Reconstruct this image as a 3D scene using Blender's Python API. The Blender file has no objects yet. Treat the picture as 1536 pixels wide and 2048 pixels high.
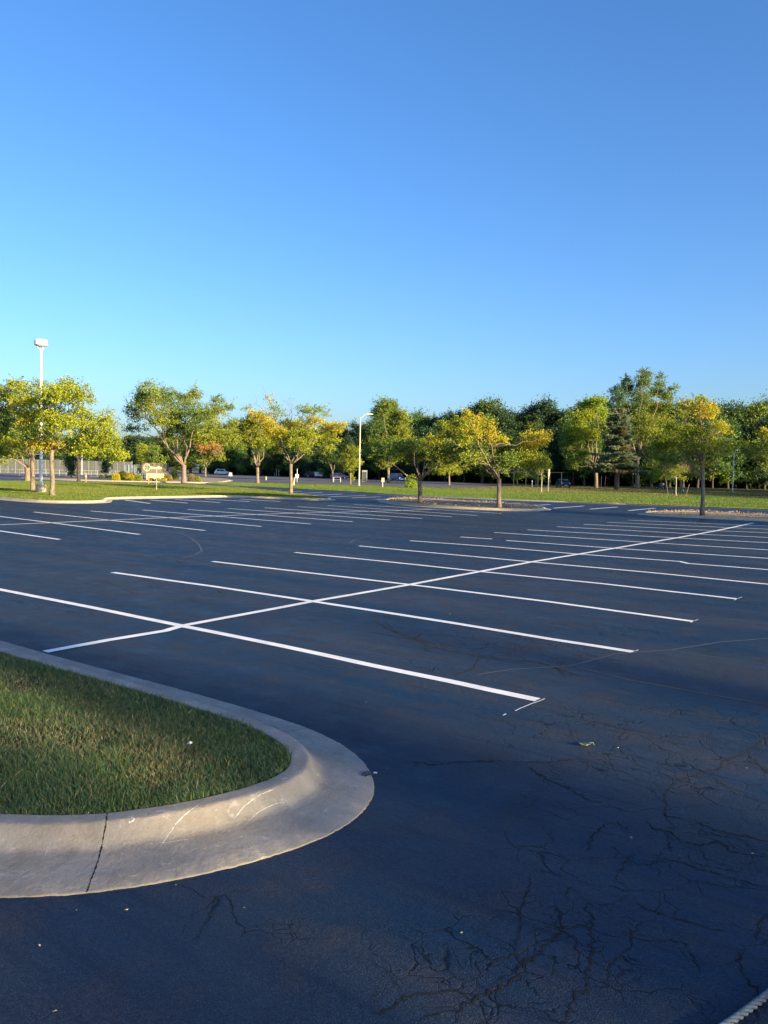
import bpy, bmesh, math, random
import numpy as np
from mathutils import Vector, Matrix
random.seed(7); rng = np.random.default_rng(11)
C = bpy.context.scene.collection
F, PITCH, ROLL, YAW, CH = 1597.9, .051, -.0218, .6429, 2.1947
def _R():
    cy, sy = math.cos(YAW), math.sin(YAW); cp, sp = math.cos(-PITCH), math.sin(-PITCH); cr, sr = math.cos(ROLL), math.sin(ROLL)
    return np.array([[cy,-sy,0],[sy,cy,0],[0,0,1.]]) @ np.array([[1.,0,0],[0,cp,-sp],[0,sp,cp]]) @ np.array([[cr,0,sr],[0,1,0],[-sr,0,cr]])
RM = _R(); FW = np.array([-math.sin(YAW), math.cos(YAW), 0]); RT = np.array([math.cos(YAW), math.sin(YAW), 0])
def ray(u, v): return RM @ np.array([(u-768)/F, 1, -(v-1024)/F])
def at(u, v, z=0.):                      # where a sight line of the photograph meets the level z
    d = ray(u, v); t = (z-CH)/d[2]; return np.array([d[0]*t, d[1]*t, z])
def dep(p): return float(p[0]*FW[0]+p[1]*FW[1])
def atd(u, v, D):                        # the point of a sight line D metres ahead
    d = ray(u, v); t = D/(d@FW); return np.array([d[0]*t, d[1]*t, CH+d[2]*t])

# ---------------------------------------------------------------- materials
def newmat(name):
    m = bpy.data.materials.new(name); m.use_nodes = True; nt = m.node_tree
    b = nt.nodes['Principled BSDF']; return m, nt, b
def N(nt, t, **k):
    n = nt.nodes.new(t)
    for a, v in k.items():
        if a in n.bl_rna.properties: setattr(n, a, v)
        else: n.inputs[a.replace('_', ' ')].default_value = v
    return n
def ramp(nt, src, stops):
    r = nt.nodes.new('ShaderNodeValToRGB'); nt.links.new(src, r.inputs[0]); e = r.color_ramp.elements
    while len(e) < len(stops): e.new(.5)
    for i, (p, c) in enumerate(stops):
        e[i].position = p; e[i].color = (c, c, c, 1) if isinstance(c, (int, float)) else (*c, 1)
    return r
def objco(nt, sc=(1,1,1), rot=0):
    g = nt.nodes.new('ShaderNodeNewGeometry'); mp = nt.nodes.new('ShaderNodeMapping'); nt.links.new(g.outputs['Position'], mp.inputs[0])
    mp.inputs['Scale'].default_value = sc; mp.inputs['Rotation'].default_value = (0,0,rot); return mp.outputs[0]
def noise(nt, co, scale, detail=3, rough=.55):
    n = N(nt, 'ShaderNodeTexNoise', Scale=scale, Detail=detail, Roughness=rough); nt.links.new(co, n.inputs['Vector']); return n.outputs['Fac']
def mix(nt, a, b, f, mode='MIX'):
    m = nt.nodes.new('ShaderNodeMix'); m.data_type = 'RGBA'; m.blend_type = mode
    for s, k in ((f, 0), (a, 6), (b, 7)):
        if hasattr(s, 'is_linked') or hasattr(s, 'links'): nt.links.new(s, m.inputs[k])
        else: m.inputs[k].default_value = s if k == 0 else (*s, 1)
    return m.outputs[2]
def math_(nt, op, a, b=0.):
    m = nt.nodes.new('ShaderNodeMath'); m.operation = op
    for i, s in enumerate((a, b)):
        if hasattr(s, 'links'): nt.links.new(s, m.inputs[i])
        else: m.inputs[i].default_value = s
    return m.outputs[0]
def bump(nt, b, h, strength, dist, prev=None):
    n = N(nt, 'ShaderNodeBump', Strength=strength, Distance=dist); nt.links.new(h, n.inputs['Height'])
    if prev: nt.links.new(prev, n.inputs['Normal'])
    if b: nt.links.new(n.outputs[0], b.inputs['Normal'])
    return n.outputs[0]
def plain(name, col, rough=.6, metal=0, var=.25, sc=6, bmp=.15):
    m, nt, b = newmat(name); co = objco(nt); f = noise(nt, co, sc, 4)
    lo = tuple(c*(1-var) for c in col); hi = tuple(min(1, c*(1+var)) for c in col)
    r = ramp(nt, f, [(.3, lo), (.7, hi)]); nt.links.new(r.outputs[0], b.inputs['Base Color'])
    b.inputs['Roughness'].default_value = rough; b.inputs['Metallic'].default_value = metal
    if bmp: bump(nt, b, noise(nt, co, sc*6, 3), bmp, .01)
    return m
def mat_asphalt():
    m, nt, b = newmat('sealed_asphalt'); co = objco(nt)
    big = noise(nt, objco(nt, (.35, 1.3, 1)), .55, 4); mid = noise(nt, co, 2.3, 4); spk = noise(nt, co, 260, 2)
    base = ramp(nt, big, [(.35, (.009,.028,.062)), (.62, (.034,.042,.060))]).outputs[0]
    base = mix(nt, base, (.050,.048,.056), math_(nt, 'MULTIPLY', ramp(nt, mid, [(.5,0.),(.72,1.)]).outputs[0], .55))
    base = mix(nt, base, (.16,.16,.17), math_(nt, 'MULTIPLY', ramp(nt, spk, [(.66,0.),(.74,1.)]).outputs[0], .35))
    gr = noise(nt, co, 135, 2, .7); base = mix(nt, base, ramp(nt, gr, [(.34,.35),(.52,1.),(.66,1.9)]).outputs[0], .75, 'MULTIPLY'); gr2 = noise(nt, co, 38, 3, .7); base = mix(nt, base, ramp(nt, gr2, [(.34,.6),(.66,1.35)]).outputs[0], .6, 'MULTIPLY')
    # faint wheel polish and streaks running along the bays
    st = noise(nt, objco(nt, (.5, 9, 1)), 1.2, 4); base = mix(nt, base, (.010,.018,.038), math_(nt, 'MULTIPLY', ramp(nt, st, [(.52,0.),(.7,1.)]).outputs[0], .5))
    # alligator cracking
    dn = N(nt, 'ShaderNodeTexNoise', Scale=3.5, Detail=4); nt.links.new(co, dn.inputs['Vector'])
    wv = nt.nodes.new('ShaderNodeVectorMath'); wv.operation = 'MULTIPLY_ADD'; nt.links.new(dn.outputs['Color'], wv.inputs[0]); wv.inputs[1].default_value = (.35,.35,0); nt.links.new(co, wv.inputs[2])
    crk = []
    for sc, w in ((2.8, .018), (8., .035)):
        v = N(nt, 'ShaderNodeTexVoronoi', feature='DISTANCE_TO_EDGE', Scale=sc); nt.links.new(wv.outputs[0], v.inputs['Vector'])
        crk.append(ramp(nt, v.outputs['Distance'], [(0., 1.), (w, 0.)]).outputs[0])
    msk = noise(nt, objco(nt, (.5, 1.2, 1)), .75, 4)
    m1 = ramp(nt, msk, [(.56,0.),(.62,1.)]).outputs[0]; m2 = ramp(nt, noise(nt, co, 1.1, 4), [(.60,0.),(.66,1.)]).outputs[0]
    for (cx, cy, cr_) in [(*at(1400,1500)[:2], 1.5), (*at(1330,1690)[:2], .85), (*at(1180,1960)[:2], .8), (*at(1050,1290)[:2], 1.3), (*at(200,1190)[:2], 2.2)]:
        vd = nt.nodes.new('ShaderNodeVectorMath'); vd.operation = 'DISTANCE'; nt.links.new(wv.outputs[0], vd.inputs[0]); vd.inputs[1].default_value = (cx, cy, 0)
        g_ = ramp(nt, math_(nt, 'DIVIDE', vd.outputs['Value'], cr_*1.5), [(.45,1.),(.75,0.)]).outputs[0]; m1 = math_(nt, 'MAXIMUM', m1, math_(nt, 'MULTIPLY', g_, ramp(nt, noise(nt, co, 1.7, 3), [(.42,0.),(.5,1.)]).outputs[0]))
    m2 = ramp(nt, noise(nt, co, 1.1, 4), [(.50,0.),(.56,1.)]).outputs[0]
    c1 = math_(nt, 'MULTIPLY', crk[0], m1); c2 = math_(nt, 'MULTIPLY', crk[1], math_(nt, 'MULTIPLY', m2, m1))
    cr = math_(nt, 'MAXIMUM', c1, c2)
    base = mix(nt, base, (.001,.002,.005), math_(nt, 'MULTIPLY', cr, .85))
    nt.links.new(base, b.inputs['Base Color'])
    rr = ramp(nt, mid, [(.3,.44),(.7,.62)]).outputs[0]; nt.links.new(rr, b.inputs['Roughness']); b.inputs['Specular IOR Level'].default_value = .10
    rough_patch = ramp(nt, noise(nt, objco(nt,(.7,1.4,1)), .9, 3), [(.42,.25),(.6,1.)]).outputs[0]
    agg = math_(nt, 'MULTIPLY', noise(nt, co, 95, 3, .6), rough_patch)
    p = bump(nt, None, agg, .9, .010); p = bump(nt, None, noise(nt, co, 14, 4, .6), .45, .012, p)
    p = bump(nt, None, noise(nt, objco(nt,(1,1,1),.4), 1.6, 3), .35, .04, p)
    inv = math_(nt, 'SUBTRACT', 1., cr); bump(nt, b, inv, .8, .008, p)
    return m
def mat_grassbase(name, a, c):
    m, nt, b = newmat(name); co = objco(nt)
    f = noise(nt, objco(nt, (.3,1.2,1)), .8, 5); g = noise(nt, co, 30, 4)
    r = ramp(nt, f, [(.35, a), (.68, c)]).outputs[0]; r = mix(nt, r, tuple(x*.4 for x in a), math_(nt,'MULTIPLY',ramp(nt, g, [(.45,0.),(.6,1.)]).outputs[0],.6))
    nt.links.new(r, b.inputs['Base Color']); b.inputs['Roughness'].default_value = .9; b.inputs['Specular IOR Level'].default_value = .1
    bump(nt, b, g, 1., .04); return m
def mat_leaf(name, trans=.35, rough=.55, rand=.0):
    m, nt, b = newmat(name); a = N(nt, 'ShaderNodeAttribute', attribute_name='col'); c = a.outputs['Color']
    if rand:
        oi = nt.nodes.new('ShaderNodeObjectInfo'); h = N(nt, 'ShaderNodeHueSaturation'); nt.links.new(c, h.inputs['Color'])
        nt.links.new(math_(nt,'ADD', math_(nt,'MULTIPLY', oi.outputs['Random'], .05), .475), h.inputs['Hue'])
        nt.links.new(math_(nt,'ADD', math_(nt,'MULTIPLY', oi.outputs['Random'], rand), 1-rand*.5), h.inputs['Value']); c = h.outputs[0]
    nt.links.new(c, b.inputs['Base Color']); b.inputs['Roughness'].default_value = rough; b.inputs['Specular IOR Level'].default_value = .25
    t = nt.nodes.new('ShaderNodeBsdfTranslucent'); nt.links.new(c, t.inputs[0]); mx = nt.nodes.new('ShaderNodeMixShader'); mx.inputs[0].default_value = trans
    o = nt.nodes['Material Output']; nt.links.new(b.outputs[0], mx.inputs[1]); nt.links.new(t.outputs[0], mx.inputs[2]); nt.links.new(mx.outputs[0], o.inputs[0]); return m
def mat_bark(name, c1, c2, sc=5):
    m, nt, b = newmat(name); co = objco(nt, (1,1,.25)); f = noise(nt, co, sc*3, 5, .65); r = ramp(nt, f, [(.35, c1), (.65, c2)])
    nt.links.new(r.outputs[0], b.inputs['Base Color']); b.inputs['Roughness'].default_value = .9; bump(nt, b, f, .9, .03); return m
def mat_concrete(name='kerb_concrete', c1=(.20,.185,.162), c2=(.32,.298,.265), tan=True):
    m, nt, b = newmat(name); co = objco(nt); f = noise(nt, co, 3, 5, .6); g = noise(nt, co, 160, 3); s = noise(nt, objco(nt,(1,1,14)), 16, 4, .6)
    r = ramp(nt, f, [(.3, c1), (.7, c2)]).outputs[0]; r = mix(nt, r, (.17,.15,.13), math_(nt,'MULTIPLY', ramp(nt, g, [(.56,0.),(.7,1.)]).outputs[0], .5))
    r = mix(nt, r, (.23,.19,.14), math_(nt,'MULTIPLY', ramp(nt, noise(nt, co, 1.1, 5, .7), [(.5,0.),(.7,1.)]).outputs[0], .45))
    r = mix(nt, r, (.5,.47,.42), math_(nt,'MULTIPLY', ramp(nt, noise(nt, co, 9, 5, .75), [(.58,0.),(.68,1.)]).outputs[0], .45)); r = mix(nt, r, (.14,.125,.11), math_(nt,'MULTIPLY', ramp(nt, noise(nt, objco(nt,(1.3,1.3,.6)), 4.2, 6, .75), [(.54,0.),(.66,1.)]).outputs[0], .4)); r = mix(nt, r, (.20,.18,.155), math_(nt,'MULTIPLY', ramp(nt, noise(nt, objco(nt,(1,1,.12)), 42, 3, .6), [(.5,0.),(.7,1.)]).outputs[0], .45))
    pit = noise(nt, co, 46, 2); r = mix(nt, r, (.1,.095,.09), math_(nt,'MULTIPLY', ramp(nt, pit, [(.70,0.),(.76,1.)]).outputs[0], .7))
    nt.links.new(r, b.inputs['Base Color']); b.inputs['Roughness'].default_value = .85
    p = bump(nt, None, g, .7, .005); p = bump(nt, None, s, .45, .006, p); bump(nt, b, noise(nt, co, 22, 5, .7), .65, .012, p); return m
def mat_paint():
    m, nt, b = newmat('line_paint'); co = objco(nt); g = noise(nt, co, 120, 3, .7); w = noise(nt, co, 3, 4)
    f = math_(nt, 'MULTIPLY', ramp(nt, g, [(.56,0.),(.66,1.)]).outputs[0], ramp(nt, w, [(.42,.2),(.62,.95)]).outputs[0])
    r = mix(nt, mix(nt, (.86,.86,.85), (.74,.74,.74), ramp(nt, w, [(.3,0.),(.7,1.)]).outputs[0]), (.06,.06,.07), f)
    nt.links.new(r, b.inputs['Base Color']); b.inputs['Roughness'].default_value = .6; bump(nt, b, noise(nt, co, 95, 3), .4, .004); return m
M = dict(asphalt=mat_asphalt(), paint=mat_paint(), concrete=mat_concrete(),
  tan_concrete=mat_concrete('pole_base_concrete', (.40,.32,.22), (.56,.48,.35)),
  road=plain('worn_road', (.085,.08,.082), .85, var=.2, sc=1.5), far_ground=mat_grassbase('shade_toned_verge', (.05,.058,.022), (.10,.095,.04)),  # verge colour taken to dark olive brown to stand in for shade
  lawn=mat_grassbase('lawn_soil', (.03,.055,.014), (.06,.085,.02)), soil=mat_grassbase('turf_soil', (.03,.05,.02), (.05,.06,.028)),
  leaf=mat_leaf('leaf'), wood_leaf=mat_leaf('woodland_leaf', .25, .6, .45), blade=mat_leaf('grass_blade', .3, .5),
  bark=mat_bark('bark', (.10,.075,.055), (.27,.215,.16)), pale_bark=mat_bark('pale_bark', (.24,.21,.17), (.42,.38,.31)), dark_bark=mat_bark('dark_bark', (.03,.025,.022), (.075,.06,.05)), darksteel=plain('dark_fence_steel', (.03,.035,.045), .6, .3, .1),
  mulch=plain('mulch', (.31,.23,.145), .95, var=.5, sc=22, bmp=.9), white=plain('white_metal', (.66,.66,.64), .4, 0, .06, 3, 0), cream=plain('cream_render', (.50,.44,.29), .7, var=.08),
  galv=plain('galvanised_steel', (.5,.49,.46), .45, .5, .1), board=plain('sign_board', (.16,.14,.11), .7, var=.15), letter=plain('cream_letter', (.72,.66,.46), .5, var=.05, bmp=0),
  orange=plain('orange_plastic', (.75,.16,.04), .5, var=.1, bmp=0), tyre=plain('tyre_rubber', (.02,.02,.02), .8, var=.1), glass=plain('dark_glass', (.02,.025,.03), .1, var=.1, bmp=0),
  silver=plain('silver_paint', (.55,.57,.6), .35, .2, .04, bmp=0), darkpaint=plain('dark_car_paint', (.03,.035,.05), .3, .2, .1, bmp=0), bluepaint=plain('blue_car_paint', (.04,.05,.16), .3, .2, .1, bmp=0),
  lens=plain('headlight_lens', (.7,.72,.75), .15, var=.05, bmp=0), screen=plain('windscreen_mesh', (.07,.078,.072), .9, var=.15, sc=2), rope=plain('rope_fibre', (.13,.165,.19), .7, var=.3, sc=60, bmp=.4),
  scrape=plain('fresh_scrape', (.6,.57,.52), .9, var=.25, sc=90, bmp=.3), crack=plain('crack_shadow', (.0006,.0012,.003), 1., var=.2, bmp=0), scar=plain('pale_scuff', (.05,.07,.10), .8, var=.3, sc=30, bmp=.2), grey=plain('grey_cabinet', (.3,.34,.35), .6, var=.1), slate=plain('dark_slate', (.05,.055,.06), .7, var=.2),
  plastic=plain('crumpled_film', (.03,.035,.045), .25, var=.4, sc=80, bmp=.2), dryleaf=plain('fallen_leaf', (.42,.42,.16), .6, var=.3, sc=60, bmp=.2), stake=plain('stake_wood', (.24,.22,.17), .8))
def tint_lens(): pass

# ---------------------------------------------------------------- mesh helpers
def tag(o, label=None, cat=None, group=None, kind=None):
    if label: o['label'] = label
    if cat: o['category'] = cat
    if group: o['group'] = group
    if kind: o['kind'] = kind
    return o
def link(name, me, mat, parent=None, loc=None, smooth=False):
    o = bpy.data.objects.new(name, me); C.objects.link(o)
    if mat: me.materials.append(mat)
    if parent: o.parent = parent
    if loc is not None: o.location = loc
    if smooth: me.shade_smooth()
    return o
def thing(name, label, cat, loc=(0,0,0), rz=0, group=None):
    o = bpy.data.objects.new(name, None); C.objects.link(o); o.empty_display_size = .3
    o.location = tuple(loc); o.rotation_euler = (0,0,rz); return tag(o, label, cat, group)
class MB:
    def __init__(s): s.v = []; s.f = []
    def add(s, vs, fs):
        k = len(s.v); s.v += [tuple(map(float, q)) for q in vs]; s.f += [tuple(i+k for i in f) for f in fs]; return s
    def box(s, c, d, rz=0, taper=1.):
        x, y, z = d[0]/2, d[1]/2, d[2]/2; ca, sa = math.cos(rz), math.sin(rz); vs = []
        for sz in (-1, 1):
            t = taper if sz > 0 else 1
            for sx, sy in ((-1,-1),(1,-1),(1,1),(-1,1)):
                px, py = sx*x*t, sy*y*t; vs.append((c[0]+px*ca-py*sa, c[1]+px*sa+py*ca, c[2]+sz*z))
        return s.add(vs, [(3,2,1,0),(4,5,6,7),(0,1,5,4),(1,2,6,5),(2,3,7,6),(3,0,4,7)])
    def tube(s, pts, rad, n=8, cap=True):
        pts = [np.array(p, float) for p in pts]; rings = []
        if not hasattr(rad, '__len__'): rad = [rad]*len(pts)
        for i, p in enumerate(pts):
            d = pts[min(i+1, len(pts)-1)]-pts[max(i-1, 0)]; d = d/(np.linalg.norm(d)+1e-9)
            a = np.cross(d, (0,0,1.) if abs(d[2]) < .9 else (1.,0,0)); a /= np.linalg.norm(a); b = np.cross(d, a)
            rings.append([p+rad[i]*(math.cos(t)*a+math.sin(t)*b) for t in np.linspace(0, 2*math.pi, n, endpoint=False)])
        vs = [q for r in rings for q in r]; fs = []
        for i in range(len(pts)-1):
            for j in range(n): fs.append((i*n+j, i*n+(j+1)%n, (i+1)*n+(j+1)%n, (i+1)*n+j))
        if cap: fs += [tuple(range(n))[::-1], tuple((len(pts)-1)*n+j for j in range(n))]
        return s.add(vs, fs)
    def lathe(s, prof, c=(0,0,0), n=20):
        vs = []; fs = []
        for r, z in prof:
            for t in np.linspace(0, 2*math.pi, n, endpoint=False): vs.append((c[0]+r*math.cos(t), c[1]+r*math.sin(t), c[2]+z))
        for i in range(len(prof)-1):
            for j in range(n): fs.append((i*n+j, i*n+(j+1)%n, (i+1)*n+(j+1)%n, (i+1)*n+j))
        fs += [tuple(range(n))[::-1], tuple((len(prof)-1)*n+j for j in range(n))]
        return s.add(vs, fs)
    def build(s, name, mat, parent=None, smooth=False, loc=None):
        me = bpy.data.meshes.new(name); me.from_pydata(s.v, [], s.f); me.update(); return link(name, me, mat, parent, loc, smooth)
def np_mesh(name, V, k, col=None):       # V: (n*k,3) verts of n separate k-gons
    n = len(V)//k; me = bpy.data.meshes.new(name); me.vertices.add(n*k); me.loops.add(n*k); me.polygons.add(n)
    me.vertices.foreach_set('co', np.asarray(V, np.float32).ravel()); me.loops.foreach_set('vertex_index', np.arange(n*k, dtype=np.int32))
    me.polygons.foreach_set('loop_start', np.arange(0, n*k, k, dtype=np.int32)); me.polygons.foreach_set('loop_total', np.full(n, k, np.int32))
    if col is not None:
        a = me.color_attributes.new('col', 'FLOAT_COLOR', 'POINT'); c = np.ones((n*k, 4), np.float32); c[:, :3] = np.repeat(col, k, 0); a.data.foreach_set('color', c.ravel())
    me.update(calc_edges=True); return me
def unit(n):
    v = rng.normal(size=(n,3)); return v/np.linalg.norm(v, axis=1, keepdims=True)
def nrm(v): return v/(np.linalg.norm(v, axis=-1, keepdims=True)+1e-9)
def leaf_quads(P, D, L, W):              # diamond leaves at P pointing along D
    n = len(P); U = nrm(np.cross(D, unit(n))); L = np.broadcast_to(np.asarray(L), (n,))[:,None]; W = np.broadcast_to(np.asarray(W), (n,))[:,None]
    V = np.empty((n,4,3)); V[:,0] = P-D*L*.5; V[:,1] = P+U*W*.5-D*L*.05; V[:,2] = P+D*L*.5; V[:,3] = P-U*W*.5-D*L*.05
    return V.reshape(-1,3)
def vnoise(x, y, s=0):                   # smooth value noise
    r = np.random.default_rng(s).random((64,64)); xi = np.floor(x).astype(int); yi = np.floor(y).astype(int); fx = x-xi; fy = y-yi; fx = fx*fx*(3-2*fx); fy = fy*fy*(3-2*fy)
    g = lambda a, b: r[a % 64, b % 64]
    return (g(xi,yi)*(1-fx)+g(xi+1,yi)*fx)*(1-fy)+(g(xi,yi+1)*(1-fx)+g(xi+1,yi+1)*fx)*fy
def poly_sheet(name, pts, z, mat, thick=0, kind='structure', parent=None):
    mb = MB(); n = len(pts); top = [(p[0], p[1], z) for p in pts]
    if thick: mb.add(top+[(p[0], p[1], z-thick) for p in pts], [tuple(range(n))]+[(i, n+i, n+(i+1)%n, (i+1)%n) for i in range(n)])
    else: mb.add(top, [tuple(range(n))])
    a = sum(pts[i][0]*pts[(i+1)%n][1]-pts[(i+1)%n][0]*pts[i][1] for i in range(n))
    if a < 0: mb.f[0] = mb.f[0][::-1]
    o = mb.build(name, mat, parent)
    if kind: o['kind'] = kind
    return o
def inpoly(x, y, poly):
    c = np.zeros(len(x), bool); n = len(poly)
    for i in range(n):
        x1, y1 = poly[i][0], poly[i][1]; x2, y2 = poly[i-1][0], poly[i-1][1]
        with np.errstate(divide='ignore', invalid='ignore'): c ^= ((y1 > y) != (y2 > y)) & (x < (x2-x1)*(y-y1)/(y2-y1+1e-12)+x1)
    return c
def smoothpath(pts, n=6, closed=False):
    P = [np.array(p[:2], float) for p in pts]; out = []; m = len(P); rngi = range(m) if closed else range(m-1)
    for i in rngi:
        p0 = P[(i-1)%m] if closed or i > 0 else P[0]; p1 = P[i]; p2 = P[(i+1)%m]; p3 = P[(i+2)%m] if closed or i+2 < m else P[-1]
        for t in np.linspace(0, 1, n, endpoint=False): out.append(.5*((2*p1)+(-p0+p2)*t+(2*p0-5*p1+4*p2-p3)*t*t+(-p0+3*p1-3*p2+p3)*t**3))
    if not closed: out.append(P[-1])
    return out
def sweep_kerb(name, path, prof, mat, closed=False, flip=1, parent=None, scalef=None, rough=0):
    P = np.array(path); n = len(P); m = len(prof); vs = []; fs = []
    for i in range(n):
        a = P[(i-1)%n] if closed or i else P[0]; b = P[(i+1)%n] if closed or i < n-1 else P[-1]
        t = nrm(b-a); nn = np.array([t[1], -t[0]])*flip; s = scalef(i, n) if scalef else 1
        for o, z in prof:
            k = s if o > .3 else 1; e_ = random.gauss(0, rough) if .1 < o < .3 else (random.gauss(0, rough*1.6) if o > .5 else random.gauss(0, rough*.3)); vs.append((P[i][0]+nn[0]*(o*k+e_), P[i][1]+nn[1]*(o*k+e_), z+(random.gauss(0, rough*.5) if z > 0 else 0)))
    for i in range(n if closed else n-1):
        for j in range(m-1): a = i*m+j; b = ((i+1)%n)*m+j; fs.append((a, b, b+1, a+1) if flip < 0 else (a, a+1, b+1, b))
    mb = MB().add(vs, fs); o = mb.build(name, mat, parent, smooth=True)
    try: o.data.set_sharp_from_angle(angle=math.radians(40))
    except Exception: pass
    return o
PROF = [(-.01,-.05),(0,.120),(.006,.130),(.10,.135),(.122,.134),(.134,.129),(.142,.120),(.165,.088),(.198,.050),(.222,.031),(.25,.022),(.29,.018),(.42,.015),(.548,.012),(.556,.008),(.560,-.05)]

# ---------------------------------------------------------------- camera, sun, sky
cam = bpy.data.cameras.new('camera'); co = bpy.data.objects.new('camera', cam); C.objects.link(co)
mw = Matrix.Identity(4)
for r in range(3): mw[r][0] = RM[r][0]; mw[r][1] = RM[r][2]; mw[r][2] = -RM[r][1]
mw[2][3] = CH; co.matrix_world = mw; cam.sensor_fit = 'HORIZONTAL'; cam.sensor_width = 36; cam.lens = 36*F/1536; cam.clip_end = 3000; cam.clip_start = .05
bpy.context.scene.camera = co
EL, AZ = math.radians(12.5), math.radians(-3.0)   # sun: low, over the camera's right shoulder (azimuth from +X)
sl = bpy.data.lights.new('sun', 'SUN'); sl.energy = 5.0; sl.angle = math.radians(.5); sl.color = (1, .78, .46)
so = bpy.data.objects.new('sun', sl); C.objects.link(so)
sd = Vector((math.cos(EL)*math.cos(AZ), math.cos(EL)*math.sin(AZ), math.sin(EL))); so.rotation_euler = sd.to_track_quat('Z', 'Y').to_euler(); so.location = (30,-5,30)
w = bpy.data.worlds.new('World'); bpy.context.scene.world = w; w.use_nodes = True; nt = w.node_tree
sk = nt.nodes.new('ShaderNodeTexSky'); sk.sky_type = 'NISHITA'; sk.sun_disc = False; sk.sun_elevation = EL; sk.sun_rotation = math.pi/2-AZ
sk.air_density = 1.0; sk.dust_density = 2.1; sk.ozone_density = 3.0; sk.altitude = 200
bg = nt.nodes['Background']; bg.inputs[1].default_value = .1177
hs = nt.nodes.new('ShaderNodeHueSaturation'); hs.inputs['Saturation'].default_value = 1.0
hs.inputs['Saturation'].default_value = 1.10; nt.links.new(mix(nt, sk.outputs[0], (.67,.745,.90), 1., 'MULTIPLY'), hs.inputs['Color']); nt.links.new(hs.outputs[0], bg.inputs[0])
vs_ = bpy.context.scene.view_settings; vs_.view_transform = 'Standard'; vs_.look = 'None'; vs_.gamma = 1; vs_.use_curve_mapping = False; vs_.exposure = 1.55

# ---------------------------------------------------------------- ground, lot, roads
A2 = lambda L, z=0.: [at(u, v, z)[:2] for u, v in L]
poly_sheet('ground', [(-900,-700),(900,-700),(900,1100),(-900,1100)], -.03, M['far_ground'])
lot = poly_sheet('parking_lot', [(-76,-60),(140,-60),(140,64),(-6,62.8),(-22.8,61),(-31.7,59),(-42,59),(-50.5,62.2),(-69,66),(-75,66.8),(-82,64),(-99,52),(-99,-20)], 0, M['asphalt'])
poly_sheet('road', [(-99,52),(-82,64),(-75,66.8),(-92,74),(-90,79),(-81,85),(-71,91),(-65,97),(-62,108),(-66,126),(-110,170),(-170,235),(-330,300),(-420,230),(-420,110),(-170,85),(-120,58),(-116,30),(-99,28)], -.004, M['road'])
# painted bay lines: (pixel polylines on the ground, width in m)
LW = .135
def line(pts, w=LW, z=.003, name='painted_line', mat='paint', jit=.006, par=lot, seg=.5):
    P = [at(u, v)[:2] for u, v in pts]; Q = [P[0]]
    for a, b in zip(P[:-1], P[1:]):
        k = max(1, int(np.linalg.norm(b-a)/seg)); Q += [a+(b-a)*t for t in np.linspace(0, 1, k+1)[1:]]
    vs = []; fs = []
    for i, q in enumerate(Q):
        t = nrm(Q[min(i+1, len(Q)-1)]-Q[max(i-1, 0)]); n = np.array([-t[1], t[0]]); o = random.uniform(-1, 1)*jit
        vs += [(*(q+n*(w/2+o+random.uniform(-1,1)*jit*.4)), z), (*(q-n*(w/2-o)), z)]
    for i in range(len(Q)-1): fs.append((2*i, 2*i+1, 2*i+3, 2*i+2))
    return MB().add(vs, fs).build(name, M[mat], par)
near = [[(-160,1150),(0,1179),(180,1214.5),(365,1252),(560,1291),(740,1330),(900,1363),(1075,1400)],
 [(225,1145),(420,1172),(627,1203),(900,1245),(1100,1278),(1268,1304)], [(425,1123),(620,1146),(817,1169),(1100,1204),(1388,1243)],
 [(590,1105),(760,1122),(960,1143),(1200,1167),(1475,1198)], [(718,1092),(880,1107),(1064,1124),(1300,1145),(1560,1171)],
 [(820,1081.5),(980,1093),(1153,1108),(1360,1123),(1376,1127),(1570,1142)], [(921,1074),(984,1078)], [(1012,1081),(1233,1097),(1600,1121)],
 [(988.6,1065),(1296,1085),(1620,1105)], [(1055,1059.7),(1356,1076),(1640,1091)], [(1113.6,1053.4),(1400,1068.5),(1660,1081)],
 [(1167,1048.7),(1436,1061.5),(1700,1073)], [(1214,1044.6),(1465,1055.5),(1720,1066)], [(1257,1040.4),(1495,1050.5),(1740,1061)],
 [(90,1304),(215,1281),(330,1262),(365,1252),(500,1227),(627,1203),(817,1170),(960,1143.5),(1064,1124),(1233,1096),(1356,1075.5),(1436,1061),(1507,1046)]]
left = [[(-140,1038),(0,1062),(119,1079)],[(-150,1011),(0,1033),(104,1045.6),(279,1069)],[(68,1024),(224,1041),(410,1061)],[(181,1022),(333,1035),(523,1053)],
 [(285,1020),(427,1032),(621,1048)],[(375,1019),(540,1031),(705,1043.5)],[(456,1017),(780,1040)],[(529,1015.4),(844,1037)],[(595,1013.3),(904,1033.6)],[(655,1011),(955,1031)],[(708,1009),(1003,1027)],
 [(-100,1054),(0,1049.8),(104,1045.6),(323,1036),(417,1032.6),(573,1027),(786,1021.7),(870,1018.6)]]
far = [[(1035,1006),(1000,1007.5)],[(1100,1009),(1040,1012.3)],[(1168,1012),(1107,1016.4)],[(1235,1014),(1180,1018.3)],[(1310,1016.3),(1257,1021.2)],[(1387,1019.3),(1340,1024.5)],[(1468,1022.2),(1427,1028)],[(1560,1025.5),(1519,1031.5)],
 [(250,1000),(300,1007)],[(300,1000),(375,1006.3)],[(350,999),(440,1005)],[(410,998),(500,1003.3)],[(480,998),(560,1003)],[(400,980),(470,979)],[(440,981),(530,979.5)],
 [(480,981.5),(565,980)],[(535,985),(603,982.6)],[(590,987.5),(645,985)],[(616,991),(685,988)],[(660,993.5),(732,991)],[(704,995.8),(762,993.4)],[(752,999),(814,996.6)],[(806,1002),(870,999.8)],[(866,1003.5),(925,1001.5)],[(925,1006.5),(975,1004)]]
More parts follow.
